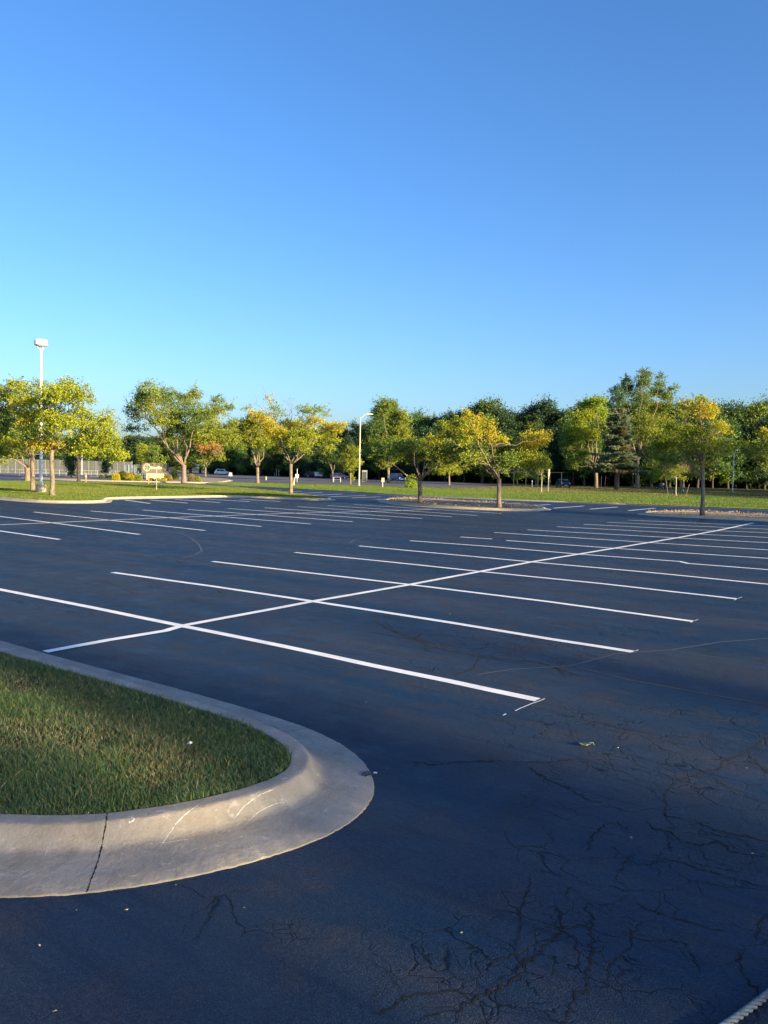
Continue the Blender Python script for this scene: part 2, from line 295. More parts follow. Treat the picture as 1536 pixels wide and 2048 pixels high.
for L in near[:-1]: line(L)
line(near[-1], .13, .006)
for L in left[:-1]: line(L)
line(left[-1], .14, .006)
for L in far: line(L, .2)
line([(1005,1431),(1012,1428)], .012); line([(1030,1422),(1062,1408),(1090,1398)], .010, jit=.004, seg=.1)
for q in ((1388,1243),(1268,1304),(1475,1198)): line([(q[0]-7, q[1]+2.5), (q[0]+8, q[1]-4)], .014, name='painted_tick')
# cracks traced over the foreground and pale seams
cr = []
Z2 = lambda L: [(736+x/1.92, 1350+y/1.92) for x, y in L]; Z4 = lambda L: [(736+x/1.92, 980+y/1.92) for x, y in L]; Z3 = lambda L: [(x/1.92, 980+y/1.92) for x, y in L]
for L, w_ in [([(720,880),(740,930),(745,985),(690,1035),(640,1085),(585,1120),(570,1165),(510,1210),(420,1240),(360,1270),(345,1340)],.011),
 ([(585,1120),(575,1060),(580,1010),(590,960),(585,900),(620,830),(625,770)],.007),([(420,1225),(300,1215),(200,1225),(140,1235),(100,1275),(20,1300)],.009),([(575,1075),(500,1095),(460,1140)],.006),([(745,985),(800,1000)],.008),
 ([(760,1340),(795,1235),(845,1215),(840,1140),(855,1080),(870,1050),(860,990),(858,920),(830,880)],.009),([(845,1210),(920,1200),(970,1150),(1050,1100)],.005),([(350,1290),(250,1310),(150,1345)],.006),([(940,790),(985,720),(1020,680)],.008),
 ([(1010,940),(1010,1010),(1100,1020),(1200,1025),(1250,1080),(1280,1150)],.006),([(1000,870),(1060,895),(1180,935),(1300,970),(1370,985)],.01),([(1425,1055),(1430,1110),(1440,1160),(1495,1200),(1500,1260),(1480,1345)],.011),([(1500,1020),(1500,960),(1540,920)],.008),
 ([(600,345),(650,380),(720,415),(790,445),(850,480),(900,490)],.016),([(140,330),(250,345),(350,335),(480,330),(600,335),(700,335),(800,325),(850,325)],.013),([(850,285),(850,325)],.006),([(920,570),(860,620),(840,680)],.009),([(920,570),(960,565),(1000,600)],.008),
 ([(1190,410),(1140,450),(1142,540),(1250,560),(1350,600),(1540,640)],.009),([(1080,700),(1200,720),(1290,750),(1400,780),(1540,820)],.008),([(890,180),(960,205),(1040,220)],.01),([(1185,410),(1280,375),(1350,360),(1370,330),(1440,305),(1480,280),(1540,240)],.012),
 ([(1455,300),(1490,330),(1540,380)],.01),([(1070,550),(1090,590),(1150,600),(1200,640),(1270,655),(1350,640),(1400,680),(1540,700)],.012),([(1145,600),(1160,680)],.008),([(1270,655),(1290,700),(1400,740)],.006),([(1200,330),(1290,370),(1420,460),(1540,500)],.005),
 ([(770,820),(765,870)],.008),([(1280,480),(1275,440),(1230,420),(1190,410)],.006),([(1300,350),(1360,420),(1500,470)],.004),([(760,160),(775,200),(790,250),(720,260)],.005),([(1090,300),(1080,270),(1150,250),(1240,300)],.006),([(930,330),(960,400),(1100,440),(1140,450)],.005)]: cr.append((Z2(L), w_))
for L, w_ in [([(20,500),(90,540),(180,570),(230,600),(350,625),(450,645),(570,655),(650,660),(740,690),(810,715)],.035),([(180,570),(210,550)],.03),([(430,640),(400,690),(330,710)],.012),([(760,660),(720,680),(760,720)],.012),([(0,545),(90,560),(180,575)],.02),
 ([(60,500),(120,560)],.012),([(1230,610),(1300,625),(1380,600)],.012)]: cr.append((Z4(L), w_))
for L, w_ in [([(605,265),(680,270),(720,265),(690,280),(680,270)],.03),([(730,425),(780,435),(830,440)],.03),([(180,370),(260,375),(340,390),(430,410)],.014),([(250,320),(400,350),(520,400)],.012),([(830,385),(860,395)],.03)]: cr.append((Z3(L), w_))
mb = MB()
def crackpath(P, w, depth=0):
    Q = [P[0]]
    for a, b in zip(P[:-1], P[1:]):
        L = np.linalg.norm(b-a); k = max(1, int(L/.02)); n = nrm(np.array([-(b-a)[1], (b-a)[0]]))
        Q += [a+(b-a)*t+n*random.gauss(0, .006+w*.22)*(1 if t < 1 else 0) for t in np.linspace(0, 1, k+1)[1:]]
    vs = []; fs = []
    for i, q in enumerate(Q):
        t = nrm(Q[min(i+1, len(Q)-1)]-Q[max(i-1, 0)]); n = np.array([-t[1], t[0]]); e = min(i, len(Q)-1-i)/4; h = w*.5*min(1, .25+e)*random.uniform(.15, 1.35)
        vs += [(*(q+n*h), .0022), (*(q-n*h), .0022)]
        if depth < 2 and random.random() < (.045 if depth == 0 else .02) and w < .03:
            a = random.uniform(0, 2*math.pi); st = q; pp = [q]
            for _ in range(random.randint(2, 5)): a += random.gauss(0, .5); st = st+np.array([math.cos(a), math.sin(a)])*random.uniform(.04, .12); pp.append(st)
            crackpath(pp, w*.4, depth+1)
    for i in range(len(Q)-1): fs.append((2*i, 2*i+1, 2*i+3, 2*i+2))
    mb.add(vs, fs)
for L, w_ in cr: crackpath([at(u, v)[:2] for u, v in L], w_*1.15)
mb.build('surface_crack', M['crack'], lot)
for L, w_ in [(Z4([(420,710),(550,690),(780,675),(950,630),(1160,615),(1350,585),(1540,570)]),.028),(Z4([(1160,615),(1240,630),(1540,672)]),.022),(Z4([(800,680),(1000,730),(1250,775),(1540,826)]),.024),(Z3([(690,165),(735,185),(765,210),(775,235),(745,250),(700,262)]),.05),(Z3([(440,235),(520,245),(590,257)]),.05),(Z3([(1340,205),(1360,192),(1400,185)]),.05)]:
    line(L, w_, .0032, 'pale_seam', 'scar', .006, seg=.12)

# ---------------------------------------------------------------- kerbed islands
gedge = [(-60,4.42),(-30,4.42),(-14,4.42),(-8.5,4.43),(-6.3,4.47),(-5.2,4.46),(-4.6,4.42),(-4.2,4.32),(-3.93,4.17),(-3.77,3.98),(-3.72,3.78),(-3.74,3.52),(-3.83,3.22),(-3.97,2.93),(-4.17,2.66),(-4.55,2.36),(-5.2,2.02),(-6.4,1.55),(-9,.75),(-14,-.4),(-30,-4),(-60,-10)]
gp = smoothpath(gedge[2:-2], 16); gp = [np.array(p, float) for p in gedge[:2]]+gp+[np.array(p, float) for p in gedge[-2:]]
def sc(i, n):
    q = gp[i]; return 1+.22/(1+math.exp((q[1]-3.95)*9))*(1 if q[1] > -6 else 1)
sweep_kerb('kerb', gp, PROF, M['concrete'], flip=-1, scalef=sc, rough=.0016)['kind'] = 'structure'
isl = [tuple(p) for p in gp]
poly_sheet('lawn', isl, .108, M['soil'])
CP = [(p[0], p[1]) for p in gp]
from mathutils.bvhtree import BVHTree
kb = bpy.data.objects['kerb']; bvh = BVHTree.FromPolygons([v.co for v in kb.data.vertices], [tuple(p.vertices) for p in kb.data.polygons])
ms = MB(); jm = MB()
for pl, wd in (([(216,1621),(213,1640),(208,1668),(203,1695),(194,1728),(183,1757),(176,1778),(172,1784)],.0095),([(529,1450),(548,1452),(566,1463),(590,1461),(612,1456)],.005),([(397,1610),(372,1628),(352,1648),(338,1668),(320,1694)],.006),([(549,1578),(520,1590),(495,1607),(482,1620),(471,1635)],.005),([(568,1604),(545,1610),(521,1622),(508,1632),(497,1643)],.004),([(300,1688),(340,1684),(375,1679)],.005),([(574,1556),(562,1559)],.012),([(262,1634),(268,1640),(258,1645)],.012),([(93,1700),(90,1712)],.006)):
    pp = smoothpath(pl, 8); L3 = []
    for q in pp:
        hit = bvh.ray_cast(Vector((0,0,CH)), Vector(ray(q[0]+random.gauss(0,.3), q[1]+random.gauss(0,.3))))
        if hit[0] is not None: L3.append((np.array(hit[0])+np.array(hit[1])*.0012*(1 if hit[1].z > 0 else -1), np.array(hit[1])))
    vs = []; fs = []
    for i, (p, nn_) in enumerate(L3):
        tt_ = nrm(L3[min(i+1, len(L3)-1)][0]-L3[max(i-1, 0)][0]); sd_ = nrm(np.cross(tt_, nn_)); h = wd*.5*random.uniform(.2,1.2); vs += [p+sd_*h, p-sd_*h]
    for i in range(len(L3)-1): fs.append((2*i, 2*i+1, 2*i+3, 2*i+2))
    (jm if wd in (.0095, .005) and len(pl) in (8, 5) and pl[0][0] in (216, 529) else ms).add(vs, fs)
ms.build('scrape_mark', M['scrape'], kb); jm.build('joint', M['crack'], kb)
# blades of grass on the near island
def blades(name, X, Y, z0, H, W, col, lean=.5, label=None, kinked=True):
    n = len(X); a = rng.uniform(0, 2*np.pi, n); d = np.stack([np.cos(a), np.sin(a), 0*a], 1); b = rng.uniform(0, 2*np.pi, n); ln = np.stack([np.cos(b), np.sin(b), 0*b], 1)*(H*lean*rng.random(n))[:,None]
    B = np.stack([X, Y, np.broadcast_to(z0, (n,))], 1); up = np.array([0,0,1.])
    if kinked:
        V = np.empty((n*2,4,3)); Hh = H[:,None]; Wd = W[:,None]
        V[0::2,0] = B-d*Wd*.5; V[0::2,1] = B+d*Wd*.5; V[0::2,2] = B+ln*.35+up*Hh*.55+d*Wd*.42; V[0::2,3] = B+ln*.35+up*Hh*.55-d*Wd*.42
        V[1::2,0] = V[0::2,3]; V[1::2,1] = V[0::2,2]; V[1::2,2] = B+ln+up*Hh*.96+d*Wd*.06; V[1::2,3] = B+ln+up*Hh*.96-d*Wd*.06
        me = np_mesh(name, V.reshape(-1,3), 4, np.repeat(col, 2, 0))
    else:
        V = np.empty((n,3,3)); V[:,0] = B-d*W[:,None]*.5; V[:,1] = B+d*W[:,None]*.5; V[:,2] = B+ln+up*H[:,None]; me = np_mesh(name, V.reshape(-1,3), 3, col)
    o = link(name, me, M['blade']); tag(o, label, 'grass', kind='stuff'); return o
def sample_poly(poly, n, bb=None, dens=None):
    xs = [p[0] for p in poly]; ys = [p[1] for p in poly]; bb = bb or (min(xs), max(xs), min(ys), max(ys)); X = rng.uniform(bb[0], bb[1], n); Y = rng.uniform(bb[2], bb[3], n); k = inpoly(X, Y, poly)
    if dens is not None: k &= rng.random(n) < dens(X, Y)
    return X[k], Y[k]
def infov(X, Y, z=.1, m=.06):
    fx = X*RT[0]+Y*RT[1]; fd = X*FW[0]+Y*FW[1]; return (fd > .5) & (np.abs(fx/np.maximum(fd, .1)) < .481+m)
shr = [(p[0], p[1]) for p in gp]
X, Y = sample_poly(shr, 900000, (-15,-3.6,.4,4.5), lambda x, y: np.clip((6.6/np.hypot(x, y))**2.0, 0, 1))
k = infov(X, Y, m=.12); X, Y = X[k], Y[k]
# keep blades a little inside the kerb back
G = np.array(CP); dmin = np.full(len(X), 9.)
for g in G: dmin = np.minimum(dmin, np.hypot(X-g[0], Y-g[1]))
patches = [((45,1362),.28,0),((130,1462),.33,1),((60,1455),.25,1),((20,1475),.25,1),((235,1455),.42,2),((300,1500),.3,2),((150,1480),.3,2),((330,1530),.22,2),((380,1510),.18,2),((180,1370),.3,3),((60,1350),.2,0),((160,1395),.25,3),((300,1545),.16,2)]
dry = .30*vnoise(X*1.1, Y*2.3, 3)+.25*vnoise(X*4, Y*5, 4); dry = np.clip((dry-.28)*2.1, 0, 1)*.45; bare = np.zeros(len(X))
for (pu, pv), r, kind in patches:
    q = at(pu, pv, .15); e = np.exp(-((X-q[0])**2/(1.7*r)**2+(Y-q[1])**2/(.75*r)**2)); dry = np.maximum(dry, e*(1.0 if kind != 3 else .6)); 
    if kind in (0, 1): bare = np.maximum(bare, e*(.9 if kind == 1 else .8))
dry = np.clip(dry+rng.normal(0, .16, len(X)), 0, 1); keep = rng.random(len(X)) > bare*.75; X, Y, dry, dmin, bare = X[keep], Y[keep], dry[keep], dmin[keep], bare[keep]
n = len(X); gcol = np.array([.06,.122,.058])*(1+rng.normal(0,.22,(n,1)))+rng.normal(0,.004,(n,3)); lime = np.array([.085,.135,.04]); tan = np.array([.20,.16,.08]); straw = np.array([.33,.29,.18])
lm = (rng.random(n) < .20+.35*vnoise(X*1.5+9, Y*3, 8))[:,None]; gcol = np.where(lm, lime*(1+rng.normal(0,.25,(n,1))), gcol)
tc = np.where(rng.random((n,1)) < .25, straw, tan)*(1+rng.normal(0,.25,(n,1))); sel = (rng.random(n) < dry*.42+.04)[:,None]; gcol = np.clip(np.where(sel, tc, gcol), .004, .6)
tuft = vnoise(X*6, Y*6, 12)*.6+vnoise(X*2.1, Y*2.6, 13)*.6
H = (.016+.058*rng.random(n)*(.25+1.1*tuft))*(1-.5*bare); W = rng.uniform(.0026, .0058, n)
blades('grass', X, Y, .104, H, W, gcol, 1.1, 'green and straw coloured turf covering the kerbed island nearest the camera')
# dead thatch lying in the turf
nt_ = 12000; X, Y = sample_poly(shr, nt_, (-12,-3.7,1,4.4)); n = len(X); a = rng.uniform(0, 2*np.pi, n); D = nrm(np.stack([np.cos(a), np.sin(a), rng.normal(0,.2,n)], 1))
me = np_mesh('thatch', leaf_quads(np.stack([X, Y, np.full(n,.118)+rng.random(n)*.02], 1), D, rng.uniform(.02,.06,n), .0035), 4, np.where(rng.random((n,1))<.5, [.17,.13,.07], [.08,.06,.035])); tag(link('thatch', me, M['blade']), 'dead straw lying in the near island turf', 'thatch', kind='stuff')

# left lawn island round the lamp
LI = [(-120,22),(-75,24),(-60,25.6),(-52,25.3),(-46,24.7),(-42.6,24.8),(-41.3,26),(-41.6,27.6),(-43.3,28.9),(-45.2,30.8),(-45.5,35.5),(-45.2,41.2),(-42,42.1),(-38.8,43),(-38.4,44.3),(-40.2,45.9),(-47,50.3),(-57,56),(-67,60.3),(-76,60.2),(-84,56),(-90.5,47),(-98,38),(-122,36)]
li = smoothpath(LI, 4, True)
sweep_kerb('kerb', li, PROF, M['tan_concrete'], closed=True, flip=1)['kind'] = 'structure'
poly_sheet('lawn', [tuple(p) for p in li], .12, M['lawn'])
# middle and right tree islands, mulched mounds
def mound(name, poly, h, mat):
    P = np.array(poly); c = P.mean(0); mbm = MB(); R = 7; n = len(P); vs = []
    for r in range(R+1):
        t = 1-r/R
        for p in P: q = c+(p-c)*t; vs.append((q[0]+random.gauss(0,.03), q[1]+random.gauss(0,.03), .10+h*(1-t**2.2)+random.gauss(0,.012)))
    fs = [(r*n+i, r*n+(i+1)%n, (r+1)*n+(i+1)%n, (r+1)*n+i) for r in range(R) for i in range(n)]
    o = mbm.add(vs, fs).build(name, mat, smooth=True); o['kind'] = 'structure'; return o
MI = [(-36.6,50.9),(-35.3,47.4),(-33,44.8),(-30,42.9),(-27,42.0),(-23.8,42.3),(-22.2,43.3),(-21.9,44.9),(-22.8,47.4),(-25.4,49.6),(-30,50.8),(-34.6,52.4)]
RI = [(-15.6,46.4),(-14.2,45.7),(-12,45.7),(-9,46.1),(-5,46.6),(0,47),(8,47.4),(8,52.2),(-4,51.9),(-11,51.6),(-14.4,51.1),(-15.9,49)]
for k_, Q in enumerate((MI, RI)):
    q = smoothpath(Q, 5, True); sweep_kerb('kerb', q, PROF, M['tan_concrete'], closed=True, flip=1)['kind'] = 'structure'; mound('mulch_bed', [tuple(p) for p in q], .14, M['mulch'])
    X, Y = sample_poly([tuple(p) for p in q], 5200); n = len(X); D = unit(n)*[1,1,.5]; me = np_mesh('mulch_chips', leaf_quads(np.stack([X, Y, .13+.13*rng.random(n)], 1), nrm(D), rng.uniform(.05,.14,n), .04), 4, np.array([[.38,.27,.16]])*(1+rng.normal(0,.4,(n,1)))*[1,1,1])
    tag(link('mulch_chips', me, M['blade']), ('bark chips and dry leaves on the middle tree island', 'bark chips and dry leaves on the right tree island')[k_], 'mulch', kind='stuff')
# lawn strip beyond the lot, low kerb on its near edge
LS = [(140,70),(40,65),(-6,63),(-22.8,61.2),(-31.7,59.2),(-42,59.2),(-50.5,62.4),(-69,66.2),(-76,67),(-84,72),(-88,77),(-80,84),(-71,90),(-62,92.5),(-48,90),(-33,95),(-15,100),(10,108),(140,140)]
poly_sheet('lawn', LS, .07, M['lawn'], .12)
ls = smoothpath([(40,65.0),(-6,63),(-22.8,61.2),(-31.7,59.2),(-42,59.2),(-50.5,62.4),(-69,66.2),(-76,67),(-84,72),(-88,77)], 4)
sweep_kerb('kerb', ls, [(-.14,.03),(-.13,.10),(-.02,.10),(0,.08),(.03,.015),(.28,.008),(.285,-.05)], M['concrete'], flip=-1)['kind'] = 'structure'
SI = [(-118,66),(-104,61.5),(-96,63.5),(-90.5,68.5),(-86.3,73.5),(-87.2,76),(-94,84),(-106,96),(-124,108),(-132,98)]
si = smoothpath(SI, 4, True); sweep_kerb('kerb', si, PROF, M['tan_concrete'], closed=True, flip=1)['kind'] = 'structure'
poly_sheet('planting_bed', [tuple(p) for p in si], .12, M['mulch'])
poly_sheet('verge', [(-420,112),(-170,88),(-124,60),(-119,36),(-420,20)], .03, M['lawn'])
# turf standing on the far lawns (real blades catch the low sun)
def far_turf(name, poly, cnt, z, hw, base, lab, bb=None):
    X, Y = sample_poly(poly, cnt, bb); k = infov(X, Y); X, Y = X[k], Y[k]; n = len(X); d = np.hypot(X, Y)/60
    st = vnoise(X*.12+.5, Y*.55, 21)*.5+vnoise(X*.5, Y*1.6, 22)*.4; b1, b2 = base; col = np.array(b1)*(1-st[:,None])+np.array(b2)*st[:,None]
    col = np.clip(col*(1+rng.normal(0,.22,(n,1))), .01, .5); k = (rng.random(n) < .06+.25*(st > .62))[:,None]; col = np.where(k, np.array([.21,.17,.07])*(1+rng.normal(0,.2,(n,1))), col)
    blades(name, X, Y, z, rng.uniform(.5,1,n)*hw[0]*d**.4, rng.uniform(.6,1.2,n)*hw[1]*d**.8, col, .7, lab, kinked=False)
far_turf('grass', [tuple(p) for p in li], 420000, .11, (.07,.05), ((.085,.145,.018),(.17,.21,.03)), 'sunlit mown grass on the left island round the lamp', (-92,-38,24,61))
far_turf('grass', LS, 520000, .06, (.075,.06), ((.065,.145,.02),(.15,.21,.03)), 'long strip of sunlit mown grass beyond the car park', (-90,0,59,112))
far_turf('grass', [(-62,93),(-48,90.4),(-33,95.4),(-15,100.4),(10,108.4),(60,125),(60,190),(-60,175),(-66,126),(-62,108)], 300000, -.03, (.10,.09), ((.09,.12,.03),(.19,.17,.06)), 'grass toned olive for shade between the lawn strip and the woods', (-70,25,90,180))  # shade on this grass is put into its olive brown blade colours

# ---------------------------------------------------------------- trees
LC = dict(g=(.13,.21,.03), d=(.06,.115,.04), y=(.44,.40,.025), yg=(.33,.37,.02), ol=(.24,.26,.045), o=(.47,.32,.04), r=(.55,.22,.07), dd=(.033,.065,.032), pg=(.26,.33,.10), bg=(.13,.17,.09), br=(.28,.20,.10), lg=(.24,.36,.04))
LMIX = dict(g='gggyg', d='dddg', y='yyyoyg', yg='yg yg y g'.split(), ol='ol ol g yg'.split(), o='o o y y'.split(), r='r r br o'.split(), dd='dd dd d'.split(), pg='pg pg g'.split(), bg='bg bg d'.split(), br='br br ol'.split(), lg='lg lg yg'.split())
LMIX['y'] = ['y','y','yg','yg']; LMIX['yg'] = ['yg','yg','yg','ol','g']; LMIX['o'] = ['o','y','y','yg']; LMIX['g'] = ['g','g','g','ol']; LMIX['d'] = ['d','d','g']; LMIX['y'] = ['y','y','yg','o','y']
def crown(blobs, leaf, K, droop=.3, name='crown'):
    leaf = leaf*(.72 if leaf < .4 else .85); K = K*1.3
    Ps = []; Ds = []; Cs = []; subs = []
    for c, r, key, dn in blobs:
        c = np.array(c); r = np.array(r, float); rm = float(np.mean(r)); ns = int(np.clip(7*dn**.5+rm*2.5, 5, 14))
        dirs = unit(ns); sc_ = c+dirs*r*(rng.random((ns,1))**.45)*.88; sr = r*rng.uniform(.40,.66,(ns,1)); subs.append((c, sc_))
        area = math.pi*r[0]*r[2]; nleaf = int(1.35*K*dn*area/(leaf*leaf*.30)); pick = rng.integers(0, ns, nleaf)
        # leaves sit on short sprays inside each clump, so the crown has light and dark and holes
        nsp = max(3, int(nleaf/11)); spsub = rng.integers(0, ns, nsp); ud = unit(nsp); ud[:,2] = np.abs(ud[:,2])*.9-.25; ud = nrm(ud)
        sp = sc_[spsub]+ud*sr[spsub]*(rng.random((nsp,1))**.4); fill = rng.random(nsp) < .22; sp[fill] = c+unit(int(fill.sum()))*r*(rng.random((int(fill.sum()),1))**.5); sdir = nrm(ud+unit(nsp)*.5-np.array([0,0,droop])); L = leaf*rng.uniform(2.5,5,(nsp,1))
        idx = rng.integers(0, nsp, nleaf); P = sp[idx]+sdir[idx]*L[idx]*rng.uniform(-.2,1,(nleaf,1))+rng.normal(0, leaf*.55, (nleaf,3))
        D = nrm(sdir[idx]*.7+unit(nleaf)-np.array([0,0,droop*1.2])); Ps.append(P); Ds.append(D)
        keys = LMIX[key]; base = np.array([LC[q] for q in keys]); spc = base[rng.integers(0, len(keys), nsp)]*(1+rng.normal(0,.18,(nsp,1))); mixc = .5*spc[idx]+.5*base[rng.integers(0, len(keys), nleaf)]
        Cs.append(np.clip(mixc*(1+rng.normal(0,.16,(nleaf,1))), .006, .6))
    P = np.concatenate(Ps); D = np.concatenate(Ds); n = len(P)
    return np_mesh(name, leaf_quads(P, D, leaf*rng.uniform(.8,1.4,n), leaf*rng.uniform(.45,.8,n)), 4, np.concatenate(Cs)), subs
def bezier(a, b, sag, k=6, wob=.03):
    a, b = np.array(a), np.array(b); L = np.linalg.norm(b-a); m = (a+b)/2+sag*L; pts = []
    for t in np.linspace(0, 1, k): pts.append((1-t)**2*a+2*t*(1-t)*m+t*t*b+(rng.normal(0, wob*L, 3) if 0 < t < 1 else 0))
    return pts
def skeleton(base, fork, r0, blobs, subs, bare=(), nsub=4, lean=(0,0), stems=1):
    mb = MB(); base = np.array(base); fork = np.array(fork); H = fork[2]-base[2]
    pts = [base+(fork-base)*t+np.array([rng.normal(0,.008*H), rng.normal(0,.008*H), 0])*(0 < t < 1) for t in (0,.08,.3,.6,.85,1)]; pts[0] = base-np.array([0,0,.08])
    mb.tube(pts, [r0*1.45, r0*1.12, r0, r0*.93, r0*.92, r0*.95], 12)
    tot = max(1, len(blobs)); order = sorted(range(len(blobs)), key=lambda i: -blobs[i][0][2])
    hubs = []                                # a few strong limbs, finer ones spring off them
    nl = min(6, max(3, len(blobs)//2)); lim = []
    for i in order:
        c = np.array(blobs[i][0])
        if len(lim) < nl and all(np.linalg.norm(c[:2]-q[0][:2]) > .9*r0*6 for q in lim):
            tgt = c; p = bezier(fork-np.array([0,0,.15*r0]), tgt, np.array([0,0,-.10])+nrm(np.array([c[0]-fork[0], c[1]-fork[1], 0]))*.06, 8, .018); lim.append((tgt, p)); mb.tube(p, list(np.linspace(r0*.45, r0*.09, 8)), 7)
        else:
            best = min(((np.linalg.norm(q-c)+1.2*abs(q[2]-c[2]+.25*np.linalg.norm(q-c)), tuple(q), j) for l in lim for j, q in enumerate(l[1][1:6])), default=(0, tuple(fork), 1))
            p = bezier(np.array(best[1]), c, np.array([0,0,-.06]), 6, .025); mb.tube(p, list(np.linspace(r0*.2, r0*.05, 6)), 5)
    for (c, sc_) in subs:
        for q in sc_[:nsub]: mb.tube(bezier(c, q, np.array([0,0,-.05]), 4, .05), [r0*.06, r0*.045, r0*.03, r0*.02], 4)
    for a, b in bare:
        p = bezier(a, b, np.array([0,0,.0]), 6, .03); mb.tube(p, list(np.linspace(r0*.16, r0*.03, 6)), 5)
        for j in (2, 3, 4, 5):
            for _ in range(3): q = p[j]+unit(1)[0]*np.linalg.norm(np.array(b)-np.array(a))*.28+np.array([0,0,.12*np.linalg.norm(np.array(b)-np.array(a))]); mb.tube(bezier(p[j], q, np.array([0,0,0]), 3, .06), [r0*.05, r0*.04, r0*.02], 4)
    return mb
def pixtree(name, label, u0, v0, vf, specs, leaf=.13, tr=4, K=2.4, droop=.3, bark='bark', z0=.12, group=None, cat='tree', bare=(), uf=None, deepen=1., cen=None, nsub=4):
    base = at(u0, v0, z0); D = dep(base); px = D/F; us = [s[0] for s in specs]; cu = (max(us)+min(us))/2 if cen is None else cen; hw = max(40*0+1, (max(us)-min(us))/2+8)*px
    blobs = []
    for i, s in enumerate(specs):
        u, v, ru, rv, key = s[:5]; dn = s[5] if len(s) > 5 else 1.; fr = min(1, abs(u-cu)*px/hw); span = hw*math.sqrt(max(.05, 1-fr*fr))*.8*deepen
        off = span*(((i*.618034) % 1)*2-1)*.9; c = atd(u, v, D+off); kx = (D+off)/F
        blobs.append((c-np.array([0,0,0]), np.array([ru*kx, ru*kx*.9, rv*kx])*1.02, key, dn))
    t = thing(name, label, cat, base, 0, group); me, subs = crown([((np.array(c)-base), r, k, d) for c, r, k, d in blobs], leaf, K, droop)
    fp = atd(u0 if uf is None else uf, vf, D)-base
    bb = [(atd(a[0], a[1], D)-base, atd(b[0], b[1], D)-base) for a, b in bare]
    sk_ = skeleton(np.zeros(3), fp, tr*px*.85, [((np.array(c)-base), r, k, d) for c, r, k, d in blobs], subs, bb, nsub)
    sk_.build('trunk', M[bark], t, smooth=True); link('crown', me, M['leaf'], t); return t
LG = 'honey locust trees in and round the car park'
pixtree('locust_tree', 'yellow green locust on the left island just right of the lamp pole', 105, 991, 900, [(108,782,34,22,'yg'),(140,775,30,20,'yg',.7),(150,800,34,26,'yg'),(60,826,40,26,'y'),(100,815,36,24,'yg'),(115,848,44,26,'yg'),(165,850,38,30,'yg'),(200,862,32,32,'yg'),(218,840,16,22,'ol',.5),(75,884,46,15,'o'),(60,868,36,14,'g'),(128,890,44,17,'yg'),(180,900,34,16,'yg'),(232,908,28,15,'yg'),(214,886,26,18,'yg')], .16, 5, 2.0, .5, group=LG)
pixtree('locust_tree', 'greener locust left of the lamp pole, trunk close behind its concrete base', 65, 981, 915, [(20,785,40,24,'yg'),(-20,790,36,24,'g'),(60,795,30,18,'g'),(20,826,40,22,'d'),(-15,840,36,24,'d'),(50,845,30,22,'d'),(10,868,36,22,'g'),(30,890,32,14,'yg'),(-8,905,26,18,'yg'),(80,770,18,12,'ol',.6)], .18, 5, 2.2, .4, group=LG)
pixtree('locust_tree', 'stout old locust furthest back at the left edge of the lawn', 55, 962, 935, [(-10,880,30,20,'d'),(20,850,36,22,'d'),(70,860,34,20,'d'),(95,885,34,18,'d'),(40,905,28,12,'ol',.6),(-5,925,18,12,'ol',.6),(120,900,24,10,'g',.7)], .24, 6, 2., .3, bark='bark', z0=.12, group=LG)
pixtree('dark_tree', 'dark trunked tree on the far edge of the left lawn beside an orange post', 157, 963, 918, [(140,890,24,14,'g'),(165,880,26,16,'g'),(190,895,24,14,'g'),(150,905,16,8,'ol',.6)], .24, 3.6, 2., bark='dark_bark')
pixtree('spreading_tree', 'tall wide spreading tree on the grass beside the monument sign', 368, 965, 930, [(298,778,20,18,'pg',.8),(320,790,20,20,'g',.9),(279,796,19,24,'g',.8),(270,826,18,22,'d',.7),(300,812,26,26,'ol'),(322,836,28,24,'ol'),(345,800,22,17,'g',.8),(357,828,26,28,'g'),(373,800,16,18,'ol',.9),(391,795,11,22,'ol',.8),(396,832,28,30,'g'),(424,828,24,25,'ol'),(437,803,17,14,'g',.45),(456,816,14,14,'g',.45),(432,860,30,22,'ol'),(455,876,24,16,'ol'),(377,862,30,20,'g'),(335,872,18,14,'yg'),(406,880,26,13,'ol'),(268,858,22,12,'d',.6),(350,852,26,18,'d'),(470,850,14,14,'ol',.5)], .24, 5.6, 2.0, .15, bark='bark', group=None, bare=[((455,820),(473,795)),((270,830),(252,800))])
pixtree('locust_tree', 'round locust with a golden top, left neighbour of the bare twigged locust', 515, 966, 935, [(524,834,24,14,'y'),(541,852,20,17,'y'),(500,850,22,17,'ol'),(515,874,30,18,'yg'),(482,866,22,18,'ol'),(474,888,18,11,'g'),(544,876,19,17,'y'),(528,888,23,11,'yg'),(495,886,20,12,'ol'),(492,818,14,5,'ol',.4),(560,880,10,12,'yg')], .24, 3.8, 2.4, .3, group=LG)
pixtree('locust_tree', 'locust with bare twigs above its yellow crown on the nose of the left island', 582, 988, 928, [(547,812,14,10,'pg',.35),(538,800,8,10,'y',.35),(556,826,14,8,'pg',.5),(584,850,28,12,'y'),(608,822,20,13,'pg',.5),(634,822,22,11,'pg',.45),(652,829,10,6,'pg',.4),(626,846,24,11,'y'),(655,853,20,12,'y'),(677,855,12,12,'y',.8),(614,870,28,13,'yg'),(645,878,26,13,'yg'),(655,897,13,7,'yg'),(597,888,27,11,'yg'),(570,876,22,14,'yg'),(560,860,16,12,'y'),(553,900,12,9,'yg'),(608,902,20,7,'ol'),(690,850,5,5,'y',.5)], .15, 4.2, 2.1, .35, group=LG, bare=[((581,860),(579,797)),((575,858),(532,792)),((570,860),(512,808)),((610,850),(659,832)),((583,840),(586,800))])
